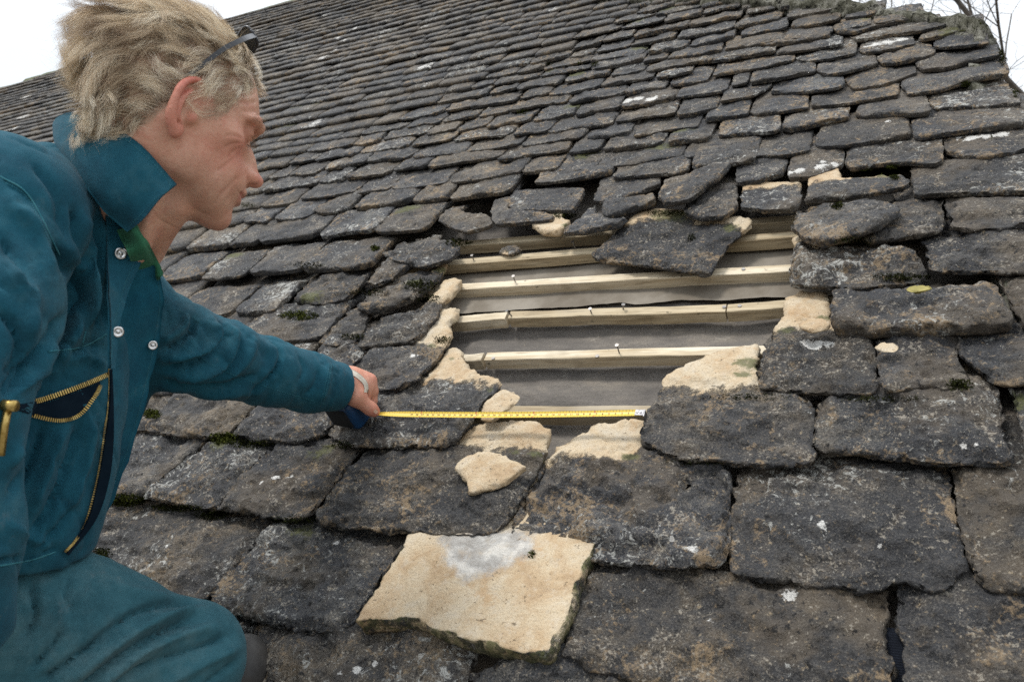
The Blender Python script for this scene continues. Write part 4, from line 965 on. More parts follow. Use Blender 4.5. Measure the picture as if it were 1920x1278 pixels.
# ================================================================== the roofer
# --- implicit surfaces (all in camera axes, metres) polygonised by surface nets
def smin(a, b, k):
    h = np.clip(0.5 + 0.5 * (b - a) / k, 0, 1); return b + (a - b) * h - k * h * (1 - h)
def smax(a, b, k): return -smin(-a, -b, k)
def sd_cone(P, a, b, ra, rb):
    a = np.asarray(a, float); b = np.asarray(b, float); ab = b - a
    k = np.clip(((P - a) @ ab) / max(ab @ ab, 1e-12), 0, 1)
    return np.linalg.norm(P - (a + k[..., None] * ab), axis=-1) - (ra + (rb - ra) * k)
def sd_chain(P, pts, rs, k=0.02):
    d = None
    for i in range(len(pts) - 1):
        e = sd_cone(P, pts[i], pts[i + 1], rs[i], rs[i + 1]); d = e if d is None else smin(d, e, k)
    return d
def sd_ell(P, c, r, Rm=None):
    q = P - np.asarray(c, float)
    if Rm is not None: q = q @ Rm
    r = np.asarray(r, float); k0 = np.linalg.norm(q / r, axis=-1); k1 = np.linalg.norm(q / (r * r), axis=-1)
    return k0 * (k0 - 1.0) / np.maximum(k1, 1e-9)
def nets(fn, lo, hi, h):
    ax = [np.arange(lo[i], hi[i] + h, h) for i in range(3)]
    nx, ny, nz = map(len, ax)
    D = np.empty((nx, ny, nz), np.float32)
    step = max(1, int(600000 / (ny * nz)))
    for i in range(0, nx, step):
        G = np.stack(np.meshgrid(ax[0][i:i + step], ax[1], ax[2], indexing='ij'), -1); D[i:i + step] = fn(G)
    I = D < 0
    cell = np.zeros((nx - 1, ny - 1, nz - 1), np.int8)
    for a in (0, 1):
        for b in (0, 1):
            for c in (0, 1): cell += I[a:nx - 1 + a, b:ny - 1 + b, c:nz - 1 + c]
    act = (cell > 0) & (cell < 8); idx = -np.ones(act.shape, np.int64); cs = np.argwhere(act); idx[act] = np.arange(len(cs))
    acc = np.zeros((len(cs), 3)); cnt = np.zeros(len(cs))
    cor = [(a, b, c) for a in (0, 1) for b in (0, 1) for c in (0, 1)]
    for p in cor:
        for ax_ in range(3):
            if p[ax_] == 0:
                q = list(p); q[ax_] = 1
                d0 = D[cs[:, 0] + p[0], cs[:, 1] + p[1], cs[:, 2] + p[2]]; d1 = D[cs[:, 0] + q[0], cs[:, 1] + q[1], cs[:, 2] + q[2]]
                m = (d0 < 0) != (d1 < 0); t = np.where(m, d0 / np.where(m, d0 - d1, 1), 0)
                pt = np.tile(np.array(p, float), (len(cs), 1)); pt[:, ax_] = t
                acc[m] += pt[m]; cnt[m] += 1
    V = (cs + acc / cnt[:, None]) * h + np.array([a[0] for a in ax])
    faces = []
    for ax_ in range(3):
        o1, o2 = (ax_ + 1) % 3, (ax_ + 2) % 3
        sl0 = [slice(None)] * 3; sl1 = [slice(None)] * 3; sl0[ax_] = slice(0, -1); sl1[ax_] = slice(1, None)
        for o in (o1, o2): sl0[o] = slice(1, -1); sl1[o] = slice(1, -1)
        A_, B_ = I[tuple(sl0)], I[tuple(sl1)]; e = np.argwhere(A_ != B_)
        if not len(e): continue
        fl = A_[tuple(e.T)]
        e = e.copy(); e[:, o1] += 1; e[:, o2] += 1
        q = []
        for da, db in ((-1, -1), (0, -1), (0, 0), (-1, 0)):
            c_ = e.copy(); c_[:, o1] += da; c_[:, o2] += db; q.append(idx[tuple(c_.T)])
        q = np.stack(q, 1); q[~fl] = q[~fl][:, ::-1]; faces.append(q)
    F_ = np.vstack(faces); F_ = F_[(F_ >= 0).all(1)]
    return V, F_
def vnormals(V, F_):
    n = np.cross(V[F_[:, 2]] - V[F_[:, 0]], V[F_[:, 3]] - V[F_[:, 1]]); N = np.zeros_like(V)
    for i in range(4): np.add.at(N, F_[:, i], n)
    return N / (np.linalg.norm(N, axis=1)[:, None] + 1e-12)
def relax(V, F_, it=1, lam=.5):
    for _ in range(it):
        s_ = np.zeros_like(V); c_ = np.zeros(len(V))
        for i in range(4):
            for j in (1, 3):
                np.add.at(s_, F_[:, i], V[F_[:, (i + j) % 4]]); np.add.at(c_, F_[:, i], 1)
        V = V + lam * (s_ / np.maximum(c_, 1)[:, None] - V)
    return V
def cam_px(V): return np.stack([CX + F_PX * V[:, 0] / V[:, 2], CY + F_PX * V[:, 1] / V[:, 2]], 1)
def pc(lst): return np.array([PX(x, y, d) for x, y, d in lst])
def smooth_line(pts, n=40):
    pts = np.asarray(pts, float)
    if len(pts) < 3: 
        k = np.linspace(0, 1, n)[:, None]; return pts[0] * (1 - k) + pts[-1] * k
    P = np.vstack([2 * pts[0] - pts[1], pts, 2 * pts[-1] - pts[-2]]); out = []
    m = len(pts) - 1
    for q in np.linspace(0, m - 1e-6, n):
        i = int(q); t = q - i; a, b, c, d = P[i], P[i + 1], P[i + 2], P[i + 3]
        out.append(.5 * (2 * b + (c - a) * t + (2 * a - 5 * b + 4 * c - d) * t * t + (3 * b - a - 3 * c + d) * t ** 3))
    return np.array(out)
def sculpt(V, F_, strokes):
    """press folds: strokes (photo-pixel polyline, half-width px, height m) on the side of the surface that faces the camera"""
    N = vnormals(V, F_); px = cam_px(V); view = -V / np.linalg.norm(V, axis=1)[:, None]; face = sstep(0.0, .45, (N * view).sum(1))
    off = np.zeros(len(V))
    for pts, w, a in strokes:
        ln = smooth_line(pts, 26); lo, hi = ln.min(0) - 4 * w, ln.max(0) + 4 * w
        m = np.where(((px > lo) & (px < hi)).all(1))[0]
        if not len(m): continue
        d = poly_dist(ln, px[m], False)
        s0 = np.linalg.norm(px[m] - ln[0], axis=1); s1 = np.linalg.norm(px[m] - ln[-1], axis=1)
        fade = np.minimum(1, np.minimum(s0, s1) / (2.5 * w) + .25)
        pf = np.exp(-(d / w) ** 2) if a > 0 else .45 * np.exp(-(d / w) ** 2) + .65 * np.exp(-d / (.40 * w))
        off[m] += 1.7 * a * pf * fade
    return V + N * (off * face)[:, None]

person = empty('person', tuple(cam2w(PX(330, 1290, 1.02)).tolist()))
tag(person, 'roofer in teal overalls kneeling on the slates, holding a tape across the hole', 'person')
def cam_mesh(name, V, F_, mat, parent=person, attrs=None, smooth=True):
    W_ = cam2w(V); c = W_.mean(0)
    o = mesh_obj(name, W_ - c, F_, mat, parent, smooth, attrs)
    o.location = Vector((c - np.array(parent_world(parent))).tolist()); return o
def parent_world(p):
    r = np.zeros(3)
    while p is not None: r += np.array(p.location); p = p.parent
    return r

# --- head frame (mm -> camera axes)
HF = np.array([0.725, 0.35, 0.593]); HS = np.array([0.66, -0.085, -0.747]); HU = np.array([0.215, -0.934, 0.287])
HF /= np.linalg.norm(HF); HU -= HF * (HU @ HF); HU /= np.linalg.norm(HU); HSx = np.cross(HU, HF); HS = HSx if HSx @ HS > 0 else -HSx
HO = np.array([-0.4025, -0.2455, 0.948])
def L2C(p): p = np.asarray(p, float) / 1000.0; return HO + p[..., 0:1] * HF + p[..., 1:2] * HS + p[..., 2:3] * HU
def C2L(P): q = np.asarray(P) - HO; return np.stack([q @ HF, q @ HS, q @ HU], -1) * 1000.0

edge_pts = [(20,132),(50,122),(70,104),(82,82),(89,62),(92,50),(87,38),(95,28),(106,13),(113,1),(118,-6),(114,-13),(103,-17),(101,-24),(103,-30),(99,-37),(100,-44),(95,-52),(95,-62),(96,-72),(91,-82),(79,-88),(60,-86),(40,-80),(20,-76),
            (0,137),(-30,136),(-60,126),(-85,105),(-100,75),(-104,45),(-98,15),(-85,-10),(-70,-30),(-50,-50),(-20,-66),(0,-72)]
in_pts = [(-10,60,76),(-40,60,74),(20,60,70),(50,60,57),(70,60,41),(80,60,27),(-70,50,58),(-90,50,32),(-10,100,60),(30,100,52),(-50,100,54),(-70,85,47),(10,120,37),(55,100,36),(0,20,72),(-40,20,68),(-70,10,45),(30,30,68),
          (50,35,60),(60,36,52),(70,36,38),(76,34,30),(82,36,15),(45,10,65),(55,8,59),(67,5,43),(76,2,28),(84,4,19),(90,4,13),(96,4,11),(104,2,9.5),(110,-3,9.5),(90,20,13),(98,14,10),(84,20,19),(98,-10,17),(106,-10,14),(112,-8,9),
          (85,-20,31),(93,-22,23),(98,-23,12),(70,-20,47),(50,-20,58),(25,-20,63),(0,-20,65),(90,-36,26),(95,-38,14),(80,-38,37),(60,-40,49),(30,-45,57),(5,-45,60),(70,-65,36),(86,-67,20),(91,-72,11),(50,-62,45),(25,-58,53),(5,-55,54),(82,-80,15),(60,-76,28),(40,-70,38)]
cp_ = np.array([(a, b) for a, b in edge_pts] + [(a, b) for a, b, c in in_pts], float); cv_ = np.array([0.0] * len(edge_pts) + [c * c for a, b, c in in_pts])
def tps(r2): return 0.5 * r2 * np.log(r2 + 1e-9)
_d2 = ((cp_[:, None] - cp_[None]) ** 2).sum(-1); _n = len(cp_); _A = np.zeros((_n + 3, _n + 3)); _A[:_n, :_n] = tps(_d2) + np.eye(_n) * 25.0
_A[:_n, _n] = 1; _A[:_n, _n + 1:] = cp_; _A[_n, :_n] = 1; _A[_n + 1:, :_n] = cp_.T
_w = np.linalg.solve(_A, np.r_[cv_, 0, 0, 0])
_gx = np.arange(-130, 141, 2.0); _gz = np.arange(-130, 161, 2.0); _X, _Z = np.meshgrid(_gx, _gz, indexing='ij'); _V = np.full(_X.shape, _w[_n]) + _w[_n + 1] * _X + _w[_n + 2] * _Z
for _i in range(_n): _V = _V + _w[_i] * tps((_X - cp_[_i, 0]) ** 2 + (_Z - cp_[_i, 1]) ** 2)
_VX, _VZ = np.gradient(_V, 2.0)
_hull = inside([(20,140),(60,126),(85,100),(100,60),(125,0),(120,-16),(108,-50),(104,-80),(90,-95),(0,-95),(-60,-75),(-115,0),(-118,60),(-100,110),(-60,136),(0,146)], np.stack([_X, _Z], -1))
_V = np.where(_hull, _V, np.minimum(_V, -50.0))
def bil(T_, x, z):
    i = np.clip((x + 130) / 2, 0, len(_gx) - 1.001); j = np.clip((z + 130) / 2, 0, len(_gz) - 1.001); a = i.astype(int); b = j.astype(int); fx = i - a; fz = j - b
    return T_[a, b] * (1 - fx) * (1 - fz) + T_[a + 1, b] * fx * (1 - fz) + T_[a, b + 1] * (1 - fx) * fz + T_[a + 1, b + 1] * fx * fz
def ear_sd(q, side):
    """q in head mm, y mirrored so that the ear is at +y"""
    # ear plane frame: origin at canal, leaning back, flaring out
    o = np.array([-4.0, 68.0, 2.0]); back = np.array([-.80, .52, 0.10]); back /= np.linalg.norm(back); upv = np.array([-.22, .18, .96]); upv /= np.linalg.norm(upv)
    nv = np.cross(upv, back); nv = nv if nv[1] > 0 else -nv
    r = q - o; u = r @ back; v = r @ upv; w = r @ nv
    P2 = np.stack([u, v, w], -1)
    helix = smooth_line([(2, 9, 2.5), (-2, 19, 3), (2, 30, 3.5), (12, 37, 3.5), (22, 34, 3), (28, 24, 3), (28, 10, 3), (23, -6, 3), (15, -19, 3), (6, -28, 3)], 26)
    d = sd_chain(P2, helix, [3.4] * 4 + [4.0] * 12 + [3.6] * 10, 2.0)
    plate = sd_ell(P2, (12, 6, -1.5), (16.5, 31, 3.2)); d = smin(d, plate, 3.0)
    anti = smooth_line([(9, 27, 2), (16, 20, 3), (19, 8, 3.2), (15, -6, 3), (7, -13, 3)], 16); d = smin(d, sd_chain(P2, anti, [2.8] * 16, 2.0), 2.0)
    lobe = sd_ell(P2, (3, -25, 1), (7.5, 9.5, 4.2)); d = smin(d, lobe, 4.0)
    tragus = sd_ell(P2, (-3, -3, 4), (5, 7, 4)); d = smin(d, tragus, 2.5)
    d = smax(d, -sd_ell(P2, (7, -1, 4), (7, 11, 5.5)), 2.0)
    d = smax(d, -sd_ell(P2, (8, 26, 5), (5, 6, 3.5)), 2.0)
    d = smin(d, sd_cone(q, (-6, 60, 4), (0, 66, -2), 12, 9), 5.0)
    return d
def head_sd(P):
    q = C2L(P); x, y, z = q[..., 0], q[..., 1], q[..., 2]; ya = np.abs(y); qs = np.stack([x, ya, z], -1)
    V_ = bil(_V, x, z); gx = bil(_VX, x, z); gz = bil(_VZ, x, z)
    d = (y * y - V_) / np.sqrt(4 * y * y + gx * gx + gz * gz + 60.0)
    E_ = lambda c, r: sd_ell(qs, c, r)
    C_ = lambda a, b, ra, rb: sd_cone(qs, a, b, ra, rb)
    # orbit, eye with lowered lid, brow
    d = smax(d, -E_((90, 30, 30), (15, 15, 10)), 9)
    d = smin(d, E_((69.5, 30, 31), (11.5, 13, 11.5)), 4)
    d = smax(d, -sd_chain(qs, [(80, 17, 27), (83.5, 30, 24.5), (74, 43, 28)], [1.2, 1.2, 1.2], 1), 1.5)
    d = smin(d, sd_chain(qs, [(88, 8, 47), (86, 25, 49), (75, 43, 47), (62, 53, 41)], [5.5, 6.5, 6, 4], 5), 7)
    # cheekbone and cheek hollow
    d = smin(d, E_((48, 50, 8), (18, 13, 11)), 14)
    d = smax(d, -E_((62, 68, -28), (22, 14, 20)), 14)
    # nose wings, nostrils
    d = smin(d, E_((101, 12, -9.5), (10, 6.5, 7.5)), 4)
    d = smin(d, E_((112, 0, -5.5), (8.5, 8.5, 8)), 4)
    d = smax(d, -sd_ell(qs, (105, 8.0, -17), (6.5, 3.6, 5)), 2)
    d = smax(d, -sd_chain(qs, [(95, 19.5, -3), (91, 20.5, -11), (95, 16, -18)], [1.3, 1.5, 1.2], 1.5), 3)
    # lips and mouth
    d = smin(d, sd_chain(qs, [(101, 0, -31.5), (98, 10, -31.5), (86, 23, -36)], [4.2, 4.2, 2.6], 3), 3)
    d = smin(d, sd_chain(qs, [(98, 0, -43.5), (94, 11, -43.5), (85, 22, -38.5)], [5, 4.6, 2.6], 3), 3)
    d = smax(d, -sd_chain(qs, [(104, 0, -37), (99, 11, -36.8), (84, 27, -38.5)], [1.7, 1.7, 1.2], 1), 1.5)
    d = smin(d, E_((86, 0, -72), (11, 15, 13)), 8)
    # jaw muscle, jaw line
    d = smin(d, E_((15, 46, -38), (18, 13, 24)), 14)
    # ears
    d = smin(d, ear_sd(qs, 1), 2.5)
    # neck with its muscle
    N0 = C2L(PX(282, 285, .940)); N1 = C2L(PX(205, 415, .985)); N2 = C2L(PX(165, 500, .99))
    dn = sd_chain(q, [N0, N1, N2], [56, 63, 75], 20)
    dn = smin(dn, sd_cone(q, (-22, 52, -12), C2L(PX(255, 470, .93)), 13, 15), 16)
    dn = smin(dn, sd_cone(q, (30, 5, -78), C2L(PX(262, 455, .98)), 22, 28), 22)
    d = smin(d, dn, 13)
    return d / 1000.0
Lb = np.array([L2C((a, b, c)) for a in (-112, 125) for b in (-100, 100) for c in (-130, 145)])
hlo, hhi = Lb.min(0), Lb.max(0); hhi[1] = PX(200, 560, .98)[1]; hlo[0] = min(hlo[0], PX(90, 400, .98)[0])
HV, HF_ = nets(head_sd, hlo, hhi, 0.0021)
HV = relax(HV, HF_, 2, .35)
HV = sculpt(HV, HF_, [([(449,330),(432,347),(413,366),(401,386)], 4.5, -.0009), ([(436,362),(424,376),(417,396)], 3.5, -.0005), ([(436,298),(421,312),(404,322)], 4, -.0009),
  ([(455,261),(438,254),(422,255)], 2.4, -.0011), ([(455,268),(435,270),(420,277)], 2.4, -.0011), ([(454,275),(438,284),(426,296)], 2.4, -.0009), ([(484,172),(470,178),(450,178)], 3, -.0011), ([(486,188),(470,193),(448,192)], 3, -.0010), ([(486,206),(472,211),(454,209)], 3, -.0009), ([(345,372),(372,398),(398,404)], 9, -.0012),
  ([(318,318),(297,370),(268,430)], 7, .0016), ([(300,330),(278,372)], 5, -.0010), ([(330,428),(300,412),(285,395)], 3, -.0007), ([(368,262),(362,300),(350,340)], 8, -.0010), ([(470,150),(474,190)], 3, .0005)])
HL = C2L(HV)
HN = vnormals(HV, HF_)
_w0 = np.sqrt(np.maximum(0, bil(_V, HL[:, 0], HL[:, 2])))
ON_EAR = (np.abs(HL[:, 1]) > _w0 + 3.5) & (HL[:, 2] < 48) & (HL[:, 2] > -40) & (HL[:, 0] < 14) & (HL[:, 0] > -45)
def skin_mask(L):
    x, y, z = L[:, 0], np.abs(L[:, 1]), L[:, 2]; m = np.zeros((len(L), 4), np.float32)
    ear = sstep(3.5, 9, y - _w0) * ON_EAR
    g = lambda cx, cy, cz, r: np.exp(-((x - cx) ** 2 + (y - cy) ** 2 + (z - cz) ** 2) / r ** 2)
    m[:, 0] = np.clip(.95 * ear * (.55 + .45 * sstep(-10, 30, z)) + .55 * g(72, 45, 0, 26) + .5 * g(112, 5, -6, 14) + .35 * g(86, 0, -72, 20) + .25 * g(40, 60, -20, 30), 0, 1)
    m[:, 1] = np.clip(sstep(-22, -50, z) * sstep(-15, 20, x) * sstep(-95, -80, z) + .5 * g(95, 6, -25, 12), 0, 1) * (1 - ear)
    m[:, 2] = np.clip(1.2 * (g(101, 4, -32, 6) + g(98, 6, -43, 6) + g(93, 16, -35, 5) + g(92, 15, -42, 5)), 0, 1)
    m[:, 3] = hair_mask(L) * (1 - ear)
    return m
HAIRLINE = [(-130, -62), (-80, -56), (-52, -46), (-34, -26), (-24, 4), (-14, 38), (-6, 47), (8, 48), (16, 24), (24, 10), (34, 22), (42, 54), (50, 78), (58, 96), (68, 104), (82, 103), (130, 104)]
def hair_mask(L): return sstep(-3, 5, L[:, 2] - np.interp(L[:, 0], [a for a, b in HAIRLINE], [b for a, b in HAIRLINE]))

# --- left hand gripping the tape
HD = 1.372
def hp(cx, cy, dd=0.0): return PX(600 + cx / 8.52, 660 + cy / 8.52, HD + dd)
def hand_sd(P):
    d = sd_chain(P, [PX(600, 702, 1.325), hp(400, 520, -.005), hp(520, 540, -.004), hp(640, 560, 0)], [.026, .028, .0285, .026], .015)      # wrist and back of the hand
    d = smin(d, sd_chain(P, [hp(560, 560, 0), hp(720, 470, .004)], [.022, .0125], .01), .012)                                    # to the index knuckle
    d = smin(d, sd_chain(P, [hp(560, 480, .022), hp(730, 480, .028)], [.018, .012], .01), .012)
    # index finger, bent down over the case
    d = smin(d, sd_chain(P, [hp(745, 455, .003), hp(805, 450, .004), hp(848, 620, .006), hp(838, 780, .008), hp(760, 900, .012)], [.0112, .0105, .0088, .0080, .0070], .004), .005)
    # middle, ring and little finger behind it, curled under
    for k, (dx, dy, dz) in enumerate([(-4, 5, .019), (-28, 24, .036), (-60, 60, .051)]):
        r = [.0108, .0102, .0085, .0078, .0066] if k < 2 else [.0095, .009, .0076, .007, .006]
        d = smin(d, sd_chain(P, [hp(735 + dx, 460 + dy, dz), hp(795 + dx, 455 + dy, dz), hp(832 + dx, 620 + dy * .8, dz + .002), hp(800 + dx, 770 + dy * .4, dz), hp(720 + dx, 860, dz - .002)], r, .004), .004)
    # thumb: ball, two joints
    th = sd_chain(P, [hp(480, 600, -.018), hp(590, 720, -.026), hp(730, 840, -.022), hp(812, 905, -.018), hp(868, 948, -.014)], [.021, .0165, .0112, .0112, .0095], .006)
    d = smin(d, th, .009)
    d = smax(d, -sd_chain(P, [hp(735, 640, -.02), hp(770, 780, -.02)], [.0025, .003], .003), .006)
    return d
hv = np.array([PX(600, 690, 1.28), PX(725, 800, 1.46), PX(600, 800, 1.28), PX(725, 690, 1.46), PX(640, 680, 1.4)])
DV, DF_ = nets(hand_sd, hv.min(0) - .01, hv.max(0) + .01, 0.0016)
DV = relax(DV, DF_, 1, .3)
# --- under the clothes: shoulders, trunk, arm down to the wrist, thigh
def core_sd(P):
    d = sd_chain(P, pc([(165, 470, .99), (90, 620, .98), (40, 800, .95), (0, 1000, .93)]), [.07, .075, .075, .08], .03)
    d = smin(d, sd_chain(P, pc([(165, 480, .99), (225, 570, 1.08), (340, 645, 1.10), (500, 698, 1.24), (600, 705, 1.325)]), [.05, .05, .035, .03, .022], .02), .02)
    d = smin(d, sd_chain(P, pc([(130, 460, .95), (-10, 420, .84), (-70, 650, .77), (-95, 860, .75), (-90, 1120, .76)]), [.05, .05, .04, .035, .022], .02), .02)
    d = smin(d, sd_chain(P, pc([(0, 1040, .93), (120, 1190, .94), (340, 1230, 1.0), (200, 1500, 1.0)]), [.06, .06, .04, .04], .02), .02)
    return d
CV, CF_ = nets(core_sd, np.array([-.75, -.2, .66]), np.array([-.19, .62, 1.4]), .012)
M_SKIN = None
def make_skin():
    g = NT('skin'); v = g.coord(rnd=False); r, st, lip, scalp = g.attr('mask')
    n1 = g.noise(v, 22, 5, .6); n2 = g.noise(v, 180, 4, .6); n3 = g.noise(v, 700, 3, .6)
    c = g.mix(g.mapr(n1, .35, .68), (0.50, 0.25, 0.165), (0.60, 0.355, 0.25))
    c = g.mix(g.mapr(n2, .45, .7, 0, .3), c, (0.46, 0.18, 0.125)); c = g.mix(g.mapr(g.noise(v, 55, 4, .7), .50, .70, 0, .28), c, (0.50, 0.17, 0.125)); c = g.mix(g.mapr(g.noise(v, 420, 2, .5), .66, .74, 0, .5), c, (0.30, 0.13, 0.08))
    c = g.mix(g.math('MULTIPLY', r, .75), c, (0.50, 0.125, 0.095))
    c = g.mix(g.math('MULTIPLY', g.math('MULTIPLY', st, g.mapr(n3, .35, .6, .35, 1)), .40), c, (0.27, 0.155, 0.105))
    c = g.mix(g.math('MULTIPLY', lip, .8), c, (0.34, 0.11, 0.09))
    c = g.mix(g.math('MULTIPLY', scalp, .7), c, (0.36, 0.25, 0.17))
    h = g.math('ADD', g.math('MULTIPLY', n2, .6), g.math('MULTIPLY', n3, .5))
    m = g.done(c, g.mapr(n2, .3, .7, .42, .62), .35, g.bump(h, .6, .0018))
    g.b.inputs['Subsurface Weight'].default_value = .10; g.b.inputs['Subsurface Radius'].default_value = (.6, .25, .15); g.b.inputs['Subsurface Scale'].default_value = .006
    return m
M_SKIN = make_skin()
dm = np.zeros((len(DV), 4), np.float32)
_t = hp(700, 480, 0); dm[:, 0] = np.clip(.22 + .5 * np.exp(-(np.linalg.norm(DV - hp(800, 430, 0), axis=1) / .014) ** 2) + .45 * np.exp(-(np.linalg.norm(DV - hp(860, 940, -.02), axis=1) / .014) ** 2), 0, 1)
BV = np.vstack([HV, DV, CV]); BF = np.vstack([HF_, DF_ + len(HV), CF_ + len(HV) + len(DV)])
BM = np.vstack([skin_mask(HL), dm, np.zeros((len(CV), 4), np.float32)])
def bridge(i0, n0, i1, n1):          # tie two closed surfaces together inside the clothes
    A0, A1 = BV[i0:i0 + n0], BV[i1:i1 + n1]; sel = np.arange(0, n0, max(1, n0 // 4000)); best = None
    for a in sel:
        d_ = ((A1[::3] - A0[a]) ** 2).sum(1); b = d_.argmin()
        if best is None or d_[b] < best[0]: best = (d_[b], a, b * 3)
    a = i0 + best[1]; b = i1 + best[2]
    fa = BF[np.where((BF == a).any(1))[0][0]]; fb = BF[np.where((BF == b).any(1))[0][0]]
    return [[fa[k], fa[(k + 1) % 4], fb[(k + 1) % 4], fb[k]] for k in range(4)]
nH, nD, nC = len(HV), len(DV), len(CV)
BF = np.vstack([BF, bridge(0, nH, nH + nD, nC), bridge(nH, nD, nH + nD, nC)])
body = cam_mesh('body', BV, BF, M_SKIN, person, {'mask': BM})

# --- thumb nail and dressing on the back of the hand
bvh_hand = BVHTree.FromPolygons([Vector(p) for p in DV], [list(f) for f in DF_])
def hit(bvh, px, py, off=0.0):
    r_ = ray(px, py); r_ = r_ / np.linalg.norm(r_); q = bvh.ray_cast(Vector((0, 0, 0)), Vector(r_))
    if q[0] is None: return None
    return np.array(q[0]) - r_ * off
def strip_on(bvh, name, line, half, mat, parent, off=.001, n=40, m=9, thick=.001, half_fn=None, rag=0.0):
    """a band lying on a surface along a photo polyline, with thickness"""
    ln = smooth_line(line, n); tg = np.gradient(ln, axis=0); tg /= np.linalg.norm(tg, axis=1)[:, None] + 1e-9; nr = np.stack([-tg[:, 1], tg[:, 0]], 1)
    grid = np.full((n, m, 3), np.nan)
    for i in range(n):
        hw = half if half_fn is None else half_fn(i / (n - 1))
        for j in range(m):
            k = -1 + 2 * j / (m - 1); p = ln[i] + nr[i] * hw * k * (1 + rag * math.sin(i * 2.3 + j))
            for back in (1, .85, .7, .5, .3, 0):
                q = hit(bvh, *(ln[i] + nr[i] * hw * k * back), off)
                if q is not None: break
            if q is not None: grid[i, j] = q if back == 1 else PX(p[0], p[1], q[2] + .004)
    last = None
    for i in range(n):
        for j in range(m):
            if np.isnan(grid[i, j, 0]): grid[i, j] = last if last is not None else PX(ln[i][0], ln[i][1], 1.0)
            last = grid[i, j]
    top = grid.reshape(-1, 3); away = top / np.linalg.norm(top, axis=1)[:, None]; bot = top + away * (thick + off)
    f = []
    N_ = n * m
    for i in range(n - 1):
        for j in range(m - 1):
            a = i * m + j; f.append((a, a + m, a + m + 1, a + 1)); f.append((N_ + a, N_ + a + 1, N_ + a + m + 1, N_ + a + m))
    per = [(i, 0) for i in range(n)] + [(n - 1, j) for j in range(1, m)] + [(i, m - 1) for i in range(n - 2, -1, -1)] + [(0, j) for j in range(m - 2, 0, -1)]
    ids = [i * m + j for i, j in per]
    for a, b in zip(ids, ids[1:] + ids[:1]): f.append((a, b, N_ + b, N_ + a))
    return cam_mesh(name, np.vstack([top, bot]), f, mat, parent)
M_BAND = simple('cloth_dressing', (.42, .385, .32), (.58, .54, .47), 60, .9, .1, .6, 400)
hp2 = lambda cx, cy: (600 + cx / 8.52, 660 + cy / 8.52)
strip_on(bvh_hand, 'dressing', [hp2(425, 285), hp2(540, 330), hp2(640, 400), hp2(715, 480), hp2(742, 560), hp2(735, 640)], 5.5, M_BAND, body, .0016, 30, 9, .001, lambda k: 5.0 - 1.4 * k)
M_NAILS = simple('finger_nail', (.52, .34, .27), (.60, .42, .34), 60, .35, .4)
strip_on(bvh_hand, 'thumb_nail', [hp2(868, 925), hp2(915, 965)], 3.4, M_NAILS, body, .0006, 8, 6, .0006, lambda k: 3.6 - 1.0 * abs(k - .5))

# --- overalls
def make_cloth(name, c1, c2, c3, scale=9):
    g = NT(name); v = g.coord(rnd=False)
    n1 = g.noise(v, scale, 5, .6); n2 = g.noise(v, 60, 5, .65); n3 = g.noise(v, 900, 3, .6)
    c = g.ramp(g.math('MULTIPLY_ADD', n1, .7, g.math('MULTIPLY', n2, .3)), [(.34, c1), (.52, c2), (.70, c3)])
    c = g.mix(g.mapr(n3, .35, .7, 0, .12), c, tuple(x * .55 for x in c1))
    c = g.mix(g.mapr(g.noise(v, 7, 6, .75), .50, .66, 0, .5), c, tuple(x * .6 for x in c1))
    c = g.mix(g.mapr(g.noise(v, 34, 5, .75), .60, .74, 0, .30), c, tuple(.5 * x + .09 for x in c3))
    wv = g.n("ShaderNodeTexWave"); g.l(v, wv.inputs['Vector']); wv.wave_type = 'BANDS'; wv.bands_direction = 'DIAGONAL'; wv.inputs['Scale'].default_value = 420; wv.inputs['Distortion'].default_value = 1.5
    h = g.math('ADD', g.math('MULTIPLY', wv.outputs[1], .25), g.math('ADD', g.math('MULTIPLY', n3, .5), g.math('MULTIPLY', n2, 1.6)))
    m = g.done(c, .88, .18, g.bump(h, .5, .0016))
    g.b.inputs['Sheen Weight'].default_value = .05; g.b.inputs['Sheen Roughness'].default_value = .5
    return m
M_TEAL = make_cloth('teal_cotton', (0.006, 0.054, 0.086), (0.010, 0.084, 0.124), (0.040, 0.128, 0.164))
M_TEAL2 = make_cloth('faded_teal_cotton', (0.016, 0.074, 0.098), (0.034, 0.112, 0.140), (0.085, 0.168, 0.190))
M_LINING = make_cloth('teal_fleece_lining', (0.004, 0.060, 0.098), (0.006, 0.080, 0.125), (0.012, 0.105, 0.150), 40)
M_DARK = simple('painted_inner_shade', (.004, .010, .018), (.008, .016, .026), 30, .95, .05)  # shade put into the colour, for the jacket gap and the pocket
M_THREAD = simple('seam_thread', (.03, .14, .18), (.06, .19, .22), 80, .9, .1)
M_BRASS = simple('brass_zip', (.33, .22, .06), (.52, .38, .14), 300, .32, .5, metal=.9)
M_STEEL = simple('steel_snap', (.50, .50, .50), (.72, .72, .71), 200, .25, .5, metal=1.0)

